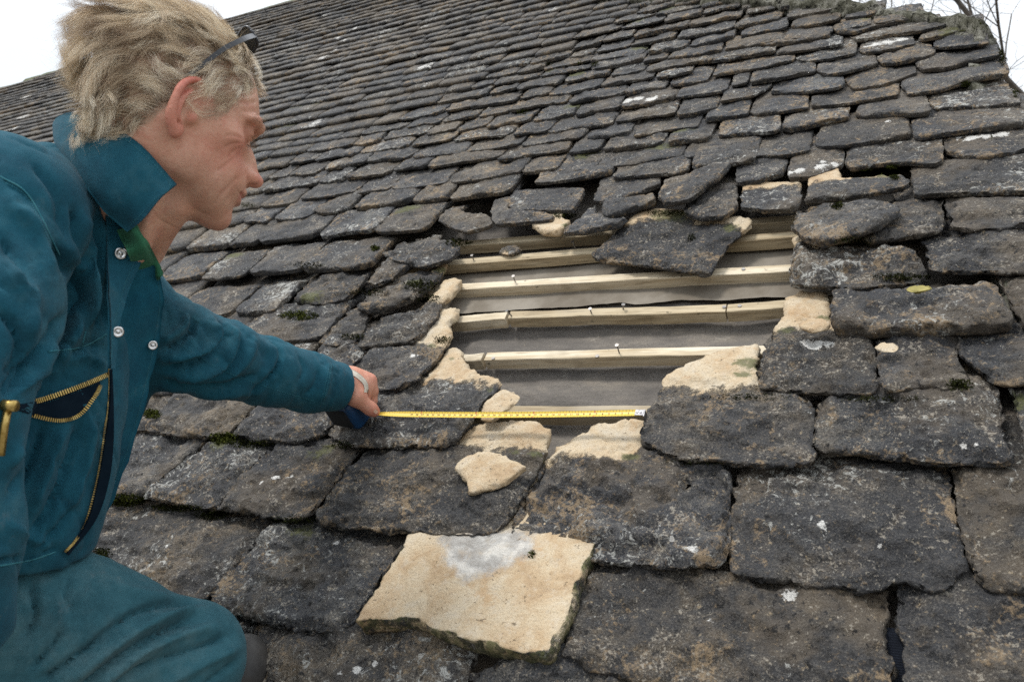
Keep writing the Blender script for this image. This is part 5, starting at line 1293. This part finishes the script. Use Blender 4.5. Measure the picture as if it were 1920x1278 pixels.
def jacket_sd(P):
    d = sd_chain(P, pc([(112, 432, .975), (60, 600, .95), (40, 750, .93), (24, 880, .92), (-4, 985, .91), (-40, 1040, .90)]), [.105, .106, .105, .10, .097, .094], .03)
    d = smin(d, sd_chain(P, pc([(150, 470, 1.05), (196, 575, 1.10), (150, 720, 1.06), (90, 880, 1.03)]), [.07, .08, .08, .075], .03), .03)
    # far sleeve, reaching out to the hole
    sl = sd_chain(P, pc([(215, 590, 1.06), (330, 648, 1.09), (410, 672, 1.155), (500, 698, 1.235), (580, 716, 1.305), (648, 727, 1.355)]), [.075, .059, .0565, .0505, .047, .039], .02)
    d = smin(d, sl, .022)
    # near shoulder and sleeve
    na = sd_chain(P, pc([(60, 395, .90), (-4, 402, .835), (-44, 600, .765), (-92, 770, .725)]), [.07, .078, .066, .058], .03)
    na = smin(na, sd_chain(P, pc([(-92, 770, .725), (-80, 1000, .74), (-76, 1165, .76)]), [.058, .052, .046], .02), .02)
    d = smin(d, na, .012)
    # neck opening and cuffs cut away
    d = smax(d, -sd_cone(P, PX(232, 360, .955), PX(262, 455, .95), .045, .030), .012)
    ax = PX(648, 727, 1.355) - PX(580, 716, 1.305); ax /= np.linalg.norm(ax)
    d = smax(d, (P - PX(641, 726, 1.35)) @ ax, .004)
    ax2 = PX(-76, 1165, .76) - PX(-80, 1000, .74); ax2 /= np.linalg.norm(ax2)
    d = smax(d, np.where(P[..., 0] * F_PX / P[..., 2] + CX < 60, (P - PX(-76, 1215, .76)) @ ax2, -1), .004)
    # hem
    hn = np.array([-.42, .90, .12]); hn /= np.linalg.norm(hn)
    d = smax(d, np.where(P[..., 2] > .82, (P - PX(75, 1076, .86)) @ hn, -1), .006)
    # hollow inside, so that cuff and hem are open
    d = smax(d, -(d + .013), .002)
    return d
def jacket_solid(P): return jacket_sd(P)
JV, JF = nets(jacket_sd, np.array([-.76, -.27, .64]), np.array([-.255, .40, 1.40]), .0042)
JV = relax(JV, JF, 2, .4)
fold = [
 # far sleeve
 ([(366,596),(361,618),(337,640),(309,656)], 7, -.009), ([(352,588),(345,612),(322,630),(300,640)], 8, .006),
 ([(415,618),(417,638),(399,661),(363,682),(312,690)], 7, -.009), ([(394,603),(404,628),(389,652),(350,668),(310,673)], 8, .008),
 ([(430,610),(438,638),(425,672),(405,692),(340,712)], 8, .007), ([(451,630),(448,664),(427,692),(370,722)], 6, -.006),
 ([(470,628),(472,655),(450,690),(420,716)], 9, .005), ([(508,636),(526,662),(520,690),(500,716),(470,738)], 4.5, -.0075), ([(496,640),(512,664),(505,690),(485,712)], 9, .004),
 ([(300,715),(360,728),(430,722),(490,700)], 9, -.005), ([(310,735),(400,742),(480,735)], 8, .004), ([(560,664),(572,690),(560,720)], 7, -.003), ([(600,690),(592,720),(570,745)], 6, -.003), ([(618,690),(612,725),(600,752)], 6, .003),
 # body and near sleeve
 ([(112,470),(122,486),(143,548),(116,608),(60,680),(22,735)], 9, -.016), ([(140,470),(166,550),(140,620),(95,690)], 13, .010),
 ([(146,395),(152,494),(152,620)], 8, -.007), ([(162,400),(168,500),(166,620)], 9, .006), ([(178,400),(182,512),(178,610)], 7, -.006), ([(203,500),(198,612)], 6, -.004), ([(192,420),(194,520)], 7, .004),
 ([(60,300),(110,370),(130,450)], 12, -.005), ([(20,380),(70,430),(95,520)], 14, .005), ([(10,500),(60,560),(50,640)], 14, .006), ([(0,580),(40,640),(20,710)], 10, -.006),
 ([(0,440),(40,500),(60,570)], 9, -.004), ([(95,690),(60,712),(20,742)], 7, .004),
 ([(110,640),(140,660),(170,645),(200,655)], 7, -.004), ([(120,680),(160,668),(200,690)], 8, .004),
 ([(150,800),(130,870),(100,940),(60,1000)], 9, -.007), ([(120,800),(95,870),(60,950)], 11, .006), ([(175,790),(160,870),(130,960)], 8, .005), ([(80,800),(55,870),(20,930)], 10, -.006), ([(40,830),(10,880)], 10, .005),
 ([(0,1050),(60,1043),(104,1030)], 4, -.004), ([(15,980),(60,1010),(90,1015)], 8, .004), ([(140,950),(100,1000),(70,1030)], 6, -.004)]
JV = sculpt(JV, JF, fold)
JN = vnormals(JV, JF)
JV = JV - JN * (.0034 * np.exp(-np.abs(fbm(JV[:, 0] * 17 + JV[:, 2] * 14, JV[:, 1] * 13 - JV[:, 2] * 11, 47, 3)) / .07))[:, None]
JV = JV + JN * (.0016 * fbm(JV[:, 0] * 38 + JV[:, 2] * 21, JV[:, 1] * 30 - JV[:, 2] * 17, 40, 3))[:, None]
jacket = cam_mesh('overall_jacket', JV, JF, M_TEAL)
bvh_j = BVHTree.FromPolygons([Vector(p) for p in JV], [list(f) for f in JF])
def trouser_sd(P):
    d = sd_chain(P, pc([(-110, 1090, .90), (-20, 1150, .91), (150, 1206, .935), (346, 1236, 1.0)]), [.10, .098, .0885, .068], .03)
    d = smin(d, sd_chain(P, pc([(350, 1236, 1.0), (315, 1420, 1.02)]), [.068, .062], .02), .02)
    d = smin(d, sd_chain(P, pc([(-110, 1090, .95), (60, 1230, 1.0), (250, 1330, 1.08)]), [.09, .08, .07], .03), .02)
    return d
TV, TF = nets(trouser_sd, np.array([-.78, .20, .76]), np.array([-.28, .62, 1.2]), .0045)
TV = relax(TV, TF, 2, .4)
TV = sculpt(TV, TF, [([(374,1127),(300,1132),(240,1156),(168,1211),(75,1278)], 8, -.008), ([(359,1157),(290,1192),(215,1240),(150,1290)], 8, -.008), ([(372,1142),(300,1160),(230,1200),(130,1275)], 9, .007),
  ([(430,1190),(350,1220),(270,1250),(210,1290)], 8, -.007), ([(400,1175),(330,1195),(260,1225),(180,1285)], 9, .006), ([(442,1215),(380,1245),(300,1285)], 8, .005), ([(110,1180),(95,1210),(60,1250)], 7, -.006), ([(60,1090),(65,1150),(40,1200)], 9, -.006),
  ([(130,1075),(120,1110),(135,1150)], 10, -.003), ([(200,1095),(260,1110),(330,1125)], 10, .003), ([(440,1240),(410,1262),(380,1285)], 6, -.004)])
TN = vnormals(TV, TF); TV = TV + TN * (.0014 * fbm(TV[:, 0] * 38 + TV[:, 2] * 21, TV[:, 1] * 30, 41, 3))[:, None]
trousers = cam_mesh('overall_trousers', TV, TF, M_TEAL2)

def tube(name, pts, r, mat, parent, segs=7, closed=False, rf=None):
    pts = np.asarray(pts, float); n = len(pts); tg = np.gradient(pts, axis=0); tg /= np.linalg.norm(tg, axis=1)[:, None] + 1e-12
    up = np.array([.13, .21, -.97]); a = np.cross(tg, up); a /= np.linalg.norm(a, axis=1)[:, None] + 1e-9; b = np.cross(tg, a)
    v = []
    for i in range(n):
        rr = r if rf is None else r * rf(i / (n - 1))
        for k in range(segs):
            t = 2 * math.pi * k / segs; v.append(pts[i] + (a[i] * math.cos(t) + b[i] * math.sin(t)) * rr)
    f = [(i * segs + k, i * segs + (k + 1) % segs, (i + 1) * segs + (k + 1) % segs, (i + 1) * segs + k) for i in range(n - 1) for k in range(segs)]
    f.append(tuple(range(segs))[::-1]); f.append(tuple((n - 1) * segs + k for k in range(segs)))
    return cam_mesh(name, np.array(v), f, mat, parent)
def on(bvh, line, n=40, off=.001):
    out = []
    for p in smooth_line(line, n):
        q = hit(bvh, p[0], p[1], off)
        if q is not None: out.append(q)
    return np.array(out)
def zip_on(bvh, line, parent, n_teeth, w=.0028, name='zip', parts=True):
    ps = on(bvh, line, n_teeth, .0022)
    gap = np.linalg.norm(np.diff(ps, axis=0), axis=1); cut = np.where(gap > 3.5 * np.median(gap))[0]
    if len(cut): seg_ = np.split(ps, cut + 1); ps = max(seg_, key=len)
    V_, F2 = [], []
    tg = np.gradient(ps, axis=0); tg /= np.linalg.norm(tg, axis=1)[:, None] + 1e-9
    for i, p in enumerate(ps):
        vw = -p / np.linalg.norm(p); sd_ = np.cross(vw, tg[i]); sd_ /= np.linalg.norm(sd_)
        L = np.linalg.norm(ps[min(i + 1, len(ps) - 1)] - ps[max(i - 1, 0)]) / 2 * .62
        b0 = len(V_)
        for dw in (-1, 1):
            for ds in (-1, 1):
                for dh in (-1, 1): V_.append(p + tg[i] * L * .42 * dw + sd_ * w * ds * (1.0 + .1 * dh) + vw * .0013 * dh)
        for q in ((0, 1, 3, 2), (4, 6, 7, 5), (0, 4, 5, 1), (2, 3, 7, 6), (0, 2, 6, 4), (1, 5, 7, 3)): F2.append(tuple(b0 + k for k in q))
    return cam_mesh(name, np.array(V_), F2, M_BRASS, parent, None, False)
for ln in ([(0,331),(45,357),(75,402),(100,455),(112,478)], [(90,659),(154,650),(203,624)], [(154,650),(160,622)], [(0,1060),(60,1049),(104,1034)], [(268,468),(232,540),(214,600),(208,690)]):
    ps = on(bvh_j, ln, 30, .0004)
    if len(ps) > 3: tube('seam', ps, .0009, M_THREAD, jacket, 5)
# breast pocket: zip lips and a dark sheet painting the shade between them
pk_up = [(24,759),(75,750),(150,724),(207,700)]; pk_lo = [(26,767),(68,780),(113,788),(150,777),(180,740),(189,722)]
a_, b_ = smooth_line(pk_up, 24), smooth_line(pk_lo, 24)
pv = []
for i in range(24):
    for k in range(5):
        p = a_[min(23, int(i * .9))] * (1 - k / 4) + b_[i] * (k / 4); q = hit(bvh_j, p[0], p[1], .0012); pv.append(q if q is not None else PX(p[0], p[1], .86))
cam_mesh('pocket_shade', np.array(pv), [(i * 5 + k, i * 5 + k + 1, (i + 1) * 5 + k + 1, (i + 1) * 5 + k) for i in range(23) for k in range(4)], M_DARK, jacket)
zip_on(bvh_j, pk_up, jacket, 54, .0023, 'pocket_zip'); zip_on(bvh_j, pk_lo, jacket, 54, .0018, 'pocket_zip')
zip_on(bvh_j, [(205,690),(206,720),(203,770),(198,800),(190,860),(180,912),(161,980),(140,1015),(122,1034)], jacket, 130, .0012, 'front_zip')
q0 = hit(bvh_j, 16, 763, .004)
if q0 is not None:
    s_ = tube('zip_pull', np.array([q0, q0 + np.array([-.001, .016, -.004]), q0 + np.array([-.003, .042, -.006])]), .0035, M_BRASS, jacket, 8)
    bm_ = tube('zip_slider', np.array([q0 + np.array([-.004, -.002, -.001]), q0 + np.array([.008, -.001, -.002])]), .0052, M_BRASS, jacket, 10)
def snap(px, py, r, parent, bvh):
    q = hit(bvh, px, py, .0035)
    if q is None: return
    vw = -q / np.linalg.norm(q); sd_ = np.cross(vw, (0, 1, 0)); sd_ /= np.linalg.norm(sd_); up_ = np.cross(sd_, vw)
    vw = vw + .25 * sd_; vw /= np.linalg.norm(vw); sd_ = np.cross(up_, vw); V_, F2 = [], []; prof = [(1.0, 0), (1.0, .9), (.85, 1.3), (.62, 1.2), (.52, .55), (.30, .45), (.26, 1.2), (.12, 1.45), (0.001, 1.5)]
    for rr, hh in prof:
        for k in range(20): t = k / 20 * 2 * math.pi; V_.append(q + (sd_ * math.cos(t) + up_ * math.sin(t)) * r * rr + vw * hh * .0014)
    for i in range(len(prof) - 1):
        for k in range(20): F2.append((i * 20 + k, i * 20 + (k + 1) % 20, (i + 1) * 20 + (k + 1) % 20, (i + 1) * 20 + k))
    cam_mesh('snap_fastener', np.array(V_), F2, M_STEEL, parent)

def sheet(name, rows, mat, parent, thick=.0022, sub=6, amp=.0):
    """thin cloth sheet through rows of camera-axis points (each row the same length)"""
    R_ = [smooth_line(r, 30) for r in rows]; R_ = np.array(R_)
    G = np.array([smooth_line(R_[:, i], 4 * len(rows) + 4) for i in range(30)])      # 30 x m
    n, m = G.shape[:2]; du = np.gradient(G, axis=0); dv = np.gradient(G, axis=1); N_ = np.cross(du, dv); N_ /= np.linalg.norm(N_, axis=2)[..., None] + 1e-12
    if amp: G = G + N_ * (amp * fbm(G[..., 0] * 60 + G[..., 2] * 30, G[..., 1] * 60, 77, 3))[..., None]
    top = (G + N_ * thick / 2).reshape(-1, 3); bot = (G - N_ * thick / 2).reshape(-1, 3); K = n * m; f = []
    for i in range(n - 1):
        for j in range(m - 1):
            a = i * m + j; f.append((a, a + m, a + m + 1, a + 1)); f.append((K + a, K + a + 1, K + a + m + 1, K + a + m))
    ids = [i * m for i in range(n)] + [(n - 1) * m + j for j in range(1, m)] + [i * m + m - 1 for i in range(n - 2, -1, -1)] + [j for j in range(m - 2, 0, -1)]
    for a, b in zip(ids, ids[1:] + ids[:1]): f.append((a, b, K + b, K + a))
    return cam_mesh(name, np.vstack([top, bot]), f, mat, parent)
# far front flap with fleece lining showing
sheet('front_flap', [pc([(262,474,.952),(228,540,.935),(207,620,.930),(203,700,.930),(200,800,.930),(186,890,.935),(160,975,.925),(118,1034,.905)]),
                     pc([(282,492,.958),(268,560,.955),(255,630,.965),(244,700,.975),(228,790,.98),(205,880,.98),(172,965,.965),(124,1040,.93)]),
                     pc([(298,506,.962),(307,565,.975),(299,625,.995),(284,700,1.005),(262,790,1.01),(232,880,1.005),(190,975,.985),(131,1050,.95)])], M_LINING, jacket, .003, amp=.004)
# placket of the near front, folded over at the top
pl_ = sheet('placket', [pc([(196,376,.922),(200,470,.905),(203,560,.885),(204,640,.875),(206,690,.872)]), pc([(243,420,.930),(238,480,.918),(222,560,.900),(213,640,.885),(211,690,.878)]), pc([(262,448,.945),(270,470,.935),(240,545,.915),(222,610,.895),(214,690,.882)])], M_TEAL, jacket, .0035, amp=.002)
_pw = pl_.matrix_world
def mesh_bvh(o):
    bpy.context.view_layer.update()
    me = o.data; mw = o.matrix_world
    V_ = np.array([list(mw @ v.co) for v in me.vertices]); q = V_.copy(); q[:, 2] -= Z0; st = q @ R_ROOF; c = st2cam(st)
    return BVHTree.FromPolygons([Vector(p) for p in c], [list(p.vertices) for p in me.polygons])
bvh_p = mesh_bvh(pl_); bvh_f = mesh_bvh([c for c in jacket.children if c.name.startswith('front_flap')][0])
snap(226, 475, .0068, jacket, bvh_p); snap(221, 622, .0062, jacket, bvh_p if hit(bvh_p, 221, 622) is not None else bvh_j); snap(286, 647, .0058, jacket, bvh_f)
# collar: stands round the neck, point lying forward
Ncol = [(262,392,1.03),(200,300,1.04),(120,238,1.01),(112,240,.95),(160,262,.905),(215,300,.885),(262,345,.885)]
collar = sheet('collar', [pc([(300,470,1.02),(262,330,1.06),(150,218,1.05),(103,226,.985),(128,214,.935),(195,232,.895),(262,270,.880),(331,345,.880)]),
                          pc([(290,478,1.02),(255,352,1.06),(150,236,1.06),(100,240,.985),(122,240,.925),(185,268,.885),(245,315,.872),(300,372,.876)]),
                          pc([(280,484,1.015),(240,380,1.05),(150,268,1.05),(104,262,.975),(120,272,.915),(170,310,.880),(215,365,.872),(268,412,.880)]),
                          pc([(275,488,1.01),(230,400,1.04),(150,300,1.03),(112,284,.965),(125,300,.910),(160,345,.885),(195,395,.885),(240,434,.893)])], M_TEAL, jacket, .0035, amp=.003)
# green shirt at the throat
M_GREEN = make_cloth('green_shirt', (0.018, 0.10, 0.05), (0.032, 0.15, 0.08), (0.06, 0.21, 0.115))
bvh_head = BVHTree.FromPolygons([Vector(p) for p in HV], [list(f) for f in HF_])
def neck_d(px, py, last=[.95]):
    q = hit(bvh_head, px, py, .019)
    if q is not None: last[0] = q[2]
    return PX(px, py, last[0] if q is not None else last[0] + .002)
sheet('shirt_collar', [np.array([neck_d(*p) for p in r]) for r in ([(222,430),(230,452),(240,474),(248,500),(256,528)], [(246,425),(257,448),(268,470),(278,498),(284,530)], [(253,422),(266,444),(277,464),(289,490),(297,524)], [(257,424),(270,445),(282,463),(295,488),(304,514)])], M_GREEN, person, .003, amp=.002)
sheet('zip_gap_shade', [pc([(207,692,.868),(205,760,.880),(196,830,.890),(184,900,.895),(164,975,.890),(124,1036,.875)]), pc([(209,692,.873),(212,760,.886),(212,830,.900),(204,900,.905),(180,972,.900),(128,1040,.880)])], M_DARK, jacket, .002)  # near-black strip painting the shade of the gap beside the front zip

# stitched seams along the collar, placket, cuff and flap
def stitches(bvh, line, n, name='stitching'):
    ps = on(bvh, line, n, .0008)
    if len(ps) < 6: return
    V_, F2 = [], []
    tg = np.gradient(ps, axis=0); tg /= np.linalg.norm(tg, axis=1)[:, None] + 1e-9
    for i, p in enumerate(ps):
        vw = -p / np.linalg.norm(p); sd_ = np.cross(vw, tg[i]); sd_ /= np.linalg.norm(sd_) + 1e-9; b0 = len(V_); L = np.linalg.norm(ps[min(i + 1, len(ps) - 1)] - ps[max(i - 1, 0)]) * .5 * .36
        for a, b, h in ((-1, 0, 0), (0, -1, 0), (1, 0, 0), (0, 1, 0), (0, 0, 1)): V_.append(p + tg[i] * L * a + sd_ * .00055 * b + vw * .0006 * h)
        F2 += [(b0, b0 + 1, b0 + 4), (b0 + 1, b0 + 2, b0 + 4), (b0 + 2, b0 + 3, b0 + 4), (b0 + 3, b0, b0 + 4), (b0 + 3, b0 + 2, b0 + 1, b0)]
    o = cam_mesh(name, np.array(V_), F2, M_THREAD, jacket, None, False); o['kind'] = 'stuff'
bvh_c = mesh_bvh(collar)
stitches(bvh_c, [(136,224),(195,240),(256,278),(318,345),(292,372),(262,404),(242,424)], 110)
stitches(bvh_p, [(236,432),(258,466),(232,540),(214,610),(208,684)], 90)
stitches(bvh_f, [(296,520),(300,565),(292,625),(277,700),(255,790),(226,878),(184,972)], 130)
stitches(bvh_j, [(95,663),(154,654),(200,630)], 34); stitches(bvh_j, [(0,337),(44,363),(72,408),(96,458),(108,480)], 50)
stitches(bvh_j, [(40,768),(75,758),(150,732),(200,709)], 50); stitches(bvh_j, [(330,578),(352,590),(372,602)], 16)
stitches(bvh_j, [(622,684),(617,710),(610,740),(604,765)], 26); stitches(bvh_j, [(618,682),(613,708),(606,738),(600,763)], 26); stitches(bvh_j, [(330,640),(410,690),(500,725),(590,752)], 90)

# --- boot behind the knee
M_BOOT = simple('worn_black_boot', (.018, .017, .016), (.05, .046, .042), 18, .55, .4, .5, 160)
M_SOLE = simple('rubber_sole', (.03, .028, .026), (.06, .055, .05), 30, .8, .2, .3, 200)
def boot_sd(P):
    d = sd_chain(P, pc([(462, 1222, 1.085), (450, 1262, 1.075), (420, 1330, 1.06)]), [.024, .036, .045], .02)
    return d
BV_, BF_ = nets(boot_sd, np.array([-.46, .34, .99]), np.array([-.26, .58, 1.16]), .003)
boot = cam_mesh('boot', BV_, BF_, M_BOOT)
tube('sole', smooth_line(pc([(470,1200,1.108),(489,1216,1.112),(496,1245,1.112),(488,1290,1.10),(470,1340,1.09)]), 20), .010, M_SOLE, boot, 8)

# --- hair: locks of combed strands on the scalp
r_h = np.random.default_rng(5)
m_h = hair_mask(HL) > .5
cand = np.where(m_h & (HL[:, 2] > -55) & (HL[:, 0] < 100) & ~ON_EAR)[0]
LN = np.stack([HN @ HF, HN @ HS, HN @ HU], -1)
SK_C, SK_R = np.array([-9, 0, 48.]), np.array([98, 78, 92.])
def push_out(p, m=1.02):
    q = (p - SK_C) / SK_R; r = np.linalg.norm(q, axis=-1, keepdims=True); return np.where(r < m, SK_C + q / np.maximum(r, 1e-6) * m * SK_R, p)
def grow(root, nrm, seed, n=12):
    x, y, z = root; rr = r_h
    top = np.clip((z - 55) / 55, 0, 1); front = np.clip((x - 48) / 25, 0, 1); back = np.clip((-x - 40) / 50, 0, 1); low = np.clip((25 - z) / 50, 0, 1)
    temple = float(x > 25 and z < 88)
    L = 34 + 34 * top + 16 * back - 8 * low + rr.normal(0, 7)
    if temple: L = 15 + 9 * rr.random()
    if front > .4 and not temple: L = 17 + 9 * rr.random()
    flow = np.array([-1.0, 0, -.10 - .35 * back])
    if x < -30: flow = np.array([-.75, 0, -.55 - .3 * low])
    if z > 85: flow = np.array([-1.0, .25 * np.sign(y) + .3, .05])
    if front > .4 and not temple: flow = np.array([.45, .25 * np.sign(y) + .2, .1]) if rr.random() < .75 else np.array([-.9, .3, .3])
    if temple: flow = np.array([-.75, 0, -.5])
    if abs(y) > 55 and -40 < x < 20 and z < 75: flow = np.array([-.9, 0, -.45])
    cf = lambda q: float(fbm(np.array(x * .024 + q * 7.7), np.array(z * .024 + (y > 0) * 5.0 - q * 3.1), 90 + q, 2))
    flow = flow + np.array([0, cf(0) * 1.9, cf(1) * 2.2]) + rr.normal(0, .20, 3); 
    lift = .30 * top + .24 + .35 * back + .25 * low + .30 * back + .25 * front
    if temple: lift = .22
    p = np.array(root, float) + nrm * .4; out = [p.copy()]; st = L / (n - 1); ph = cf(2) * 9 + rr.normal(0, .4); wv = .75 + .8 * cf(3) + rr.normal(0, .12); curl = np.array([0, cf(4), cf(5)]) * 1.6 + rr.normal(0, .2, 3)
    for i in range(1, n):
        k = i / (n - 1)
        q = (p - SK_C) / SK_R; nn = q / SK_R; nn /= np.linalg.norm(nn)
        fl = flow + curl * k; tgt = fl - nn * (fl @ nn) * .9
        tgt /= np.linalg.norm(tgt) + 1e-9
        sidev = np.cross(nn, tgt)
        dr = tgt + nn * (lift * (1 - .75 * k) + .10 * back) + sidev * wv * math.sin(ph + k * 5.5) + np.array([0, 0, -.18 * k])
        dr /= np.linalg.norm(dr); p = push_out(p + dr * st, 1.03); out.append(p.copy())
    return np.array(out)
NG, NC, NPT = 780, 34, 12
gi = r_h.choice(cand, NG)
strands = []; rad = []
tone_ = []
for g0 in gi:
    gd = grow(HL[g0], LN[g0], 0)
    spread = 3.2 + 2.4 * r_h.random(); conv = .62 + .3 * r_h.random(); tn_ = r_h.normal(0, .8) + 2.2 * float(fbm(np.array(HL[g0][0] * .05), np.array(HL[g0][2] * .05), 66, 2))
    for c in range(NC):
        o = r_h.normal(0, spread, 3); o = o - LN[g0] * (o @ LN[g0]); k = np.linspace(0, 1, NPT)[:, None]
        ln_ = r_h.uniform(.78, 1.08)
        base = gd[0] + (gd - gd[0]) * ln_
        s_ = base + o * (1 - conv * k) + r_h.normal(0, 1.5, 3) * k + r_h.normal(0, .9, 3) * np.sin(k * 4 + r_h.random() * 6) * k
        if r_h.random() < .10: s_ = s_ + r_h.normal(0, 9, 3) * k * k
        strands.append(push_out(s_, 1.0)); tone_.append(tn_ + r_h.normal(0, .45))
ST = np.array(strands); SC = L2C(ST)
hw = cam2w(SC); hc0 = hw.reshape(-1, 3).mean(0)
hd = bpy.data.hair_curves.new('hair'); hd.add_curves([NPT] * len(ST))
hd.points.foreach_set('position', (hw - hc0).astype(np.float32).ravel())
ra = hd.attributes.get('radius') or hd.attributes.new('radius', 'FLOAT', 'POINT')
rv = np.tile(np.linspace(1, .25, NPT) * 0.000105, len(ST)); ra.data.foreach_set('value', rv.astype(np.float32))
ta = hd.attributes.new('tone', 'FLOAT', 'CURVE'); ta.data.foreach_set('value', (np.clip(.5 + .22 * np.array(tone_), 0, 1)).astype(np.float32))
def make_hair():
    g = NT('blond_grey_hair'); h = g.n("ShaderNodeHairInfo"); at_ = g.n('ShaderNodeAttribute'); at_.attribute_name = 'tone'
    c = g.ramp(at_.outputs['Fac'], [(.05, (0.20, 0.13, 0.075)), (.32, (0.48, 0.36, 0.235)), (.55, (0.78, 0.64, 0.455)), (.85, (0.95, 0.87, 0.71))])
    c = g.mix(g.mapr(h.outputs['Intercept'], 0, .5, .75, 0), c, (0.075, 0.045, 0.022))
    m = g.done(c, .42, .4)
    return m
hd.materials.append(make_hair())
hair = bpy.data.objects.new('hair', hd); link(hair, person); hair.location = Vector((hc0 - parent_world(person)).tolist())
# eyebrows
eb = []
for sgn in (1, -1):
    for i in range(170):
        k = r_h.random(); base = smooth_line([(90, 9, 48), (88, 25, 52), (78, 42, 50), (68, 50, 44)], 40)[int(k * 39)] + r_h.normal(0, 1.6, 3); base[1] *= sgn
        d_ = np.array([.5 - .9 * k, sgn * (.5 + .5 * k), -.25]) + r_h.normal(0, .25, 3); d_ /= np.linalg.norm(d_); t_ = np.linspace(0, 1, 5)[:, None]
        eb.append(base + np.array([1.5, 0, 0]) + d_ * t_ * 10 + np.array([1.8, 0, -1.2]) * t_ ** 2)
for sgn in (1, -1):                       # lashes on the lowered lid
    for i in range(60):
        k = i / 59; base = smooth_line([(81, 17, 25), (83.5, 30, 23), (75, 43, 26.5)], 60)[i] + r_h.normal(0, .4, 3); base[1] *= sgn
        d_ = np.array([.85 - .3 * k, sgn * (-.1 + .7 * k), -.45]) + r_h.normal(0, .12, 3); d_ /= np.linalg.norm(d_); t_ = np.linspace(0, 1, 5)[:, None]
        eb.append(base + d_ * t_ * 8 + np.array([0, 0, 2.5]) * t_ ** 2)
E_ = np.array(eb); ew = cam2w(L2C(E_)); ec = ew.reshape(-1, 3).mean(0)
ed_ = bpy.data.hair_curves.new('eyebrows'); ed_.add_curves([5] * len(E_)); ed_.points.foreach_set('position', (ew - ec).astype(np.float32).ravel())
ra = ed_.attributes.get('radius') or ed_.attributes.new('radius', 'FLOAT', 'POINT'); ra.data.foreach_set('value', np.tile(np.linspace(1, .3, 5) * .00010, len(E_)).astype(np.float32))
ed_.materials.append(hd.materials[0]); eo = bpy.data.objects.new('eyebrows', ed_); link(eo, person); eo.location = Vector((ec - parent_world(person)).tolist())

# --- glasses pushed up on the head
gl = empty('glasses', tuple(cam2w(L2C((70, 0, 128))).tolist())); tag(gl, 'dark framed glasses pushed up into the blond hair', 'glasses')
M_FRAME = simple('dark_plastic_frame', (.012, .014, .018), (.02, .022, .028), 50, .3, .5)
def make_lens():
    g = NT('grey_lens'); m = g.done((.05, .055, .06), .08, .6); return m
M_LENS = make_lens()
for sgn in (1, -1):
    arm = smooth_line([(-26, 76 * sgn, 14), (-21, 81 * sgn, 34), (-11, 83 * sgn, 56), (2, 84 * sgn, 84), (20, 76 * sgn, 114), (37, 47 * sgn, 144)], 30)
    V_ = []; n_ = len(arm)
    tg = np.gradient(arm, axis=0); tg /= np.linalg.norm(tg, axis=1)[:, None]
    for i in range(n_):
        nn = (arm[i] - SK_C) / SK_R ** 2; nn /= np.linalg.norm(nn); sdv = np.cross(tg[i], nn); w_ = 2.0 + 1.2 * (i / n_); 
        for a, b in ((-1, 1), (1, 1), (1, -1), (-1, -1)): V_.append(arm[i] + sdv * w_ * a + nn * 1.3 * b)
    F2 = [(i * 4 + k, i * 4 + (k + 1) % 4, (i + 1) * 4 + (k + 1) % 4, (i + 1) * 4 + k) for i in range(n_ - 1) for k in range(4)] + [(3, 2, 1, 0), tuple(4 * (n_ - 1) + k for k in range(4))]
    cam_mesh('temple_arm', L2C(np.array(V_)), F2, M_FRAME, gl, None, False)
    c0 = np.array([38, 23 * sgn, 147.]); up_ = np.array([-.85, 0, .52]); sd_ = np.array([-.12 * sgn * 1, 1.0 * sgn, 0]); sd_ /= np.linalg.norm(sd_)
    up_ /= np.linalg.norm(up_)
    ring = [c0 + sd_ * 23 * np.sign(math.cos(t)) * abs(math.cos(t)) ** .6 + up_ * 13 * np.sign(math.sin(t)) * abs(math.sin(t)) ** .6 for t in np.linspace(0, 2 * math.pi, 33)[:-1]]
    ring = np.array(ring); loop = np.vstack([ring, ring[:1], ring[1:2]])
    tube('rim', L2C(loop), .0019, M_FRAME, gl, 8)
    nr_ = np.cross(sd_, up_); lv = np.vstack([ring + nr_ * .8, ring - nr_ * .8]); lf = [tuple(range(32)), tuple(range(63, 31, -1))] + [(i, 32 + i, 32 + (i + 1) % 32, (i + 1) % 32) for i in range(32)]
    cam_mesh('lens', L2C(lv), lf, M_LENS, gl, None, False)
tube('bridge', L2C(smooth_line([(39, -3, 147), (41, 0, 149), (39, 3, 147)], 10)), .0018, M_FRAME, gl, 8)
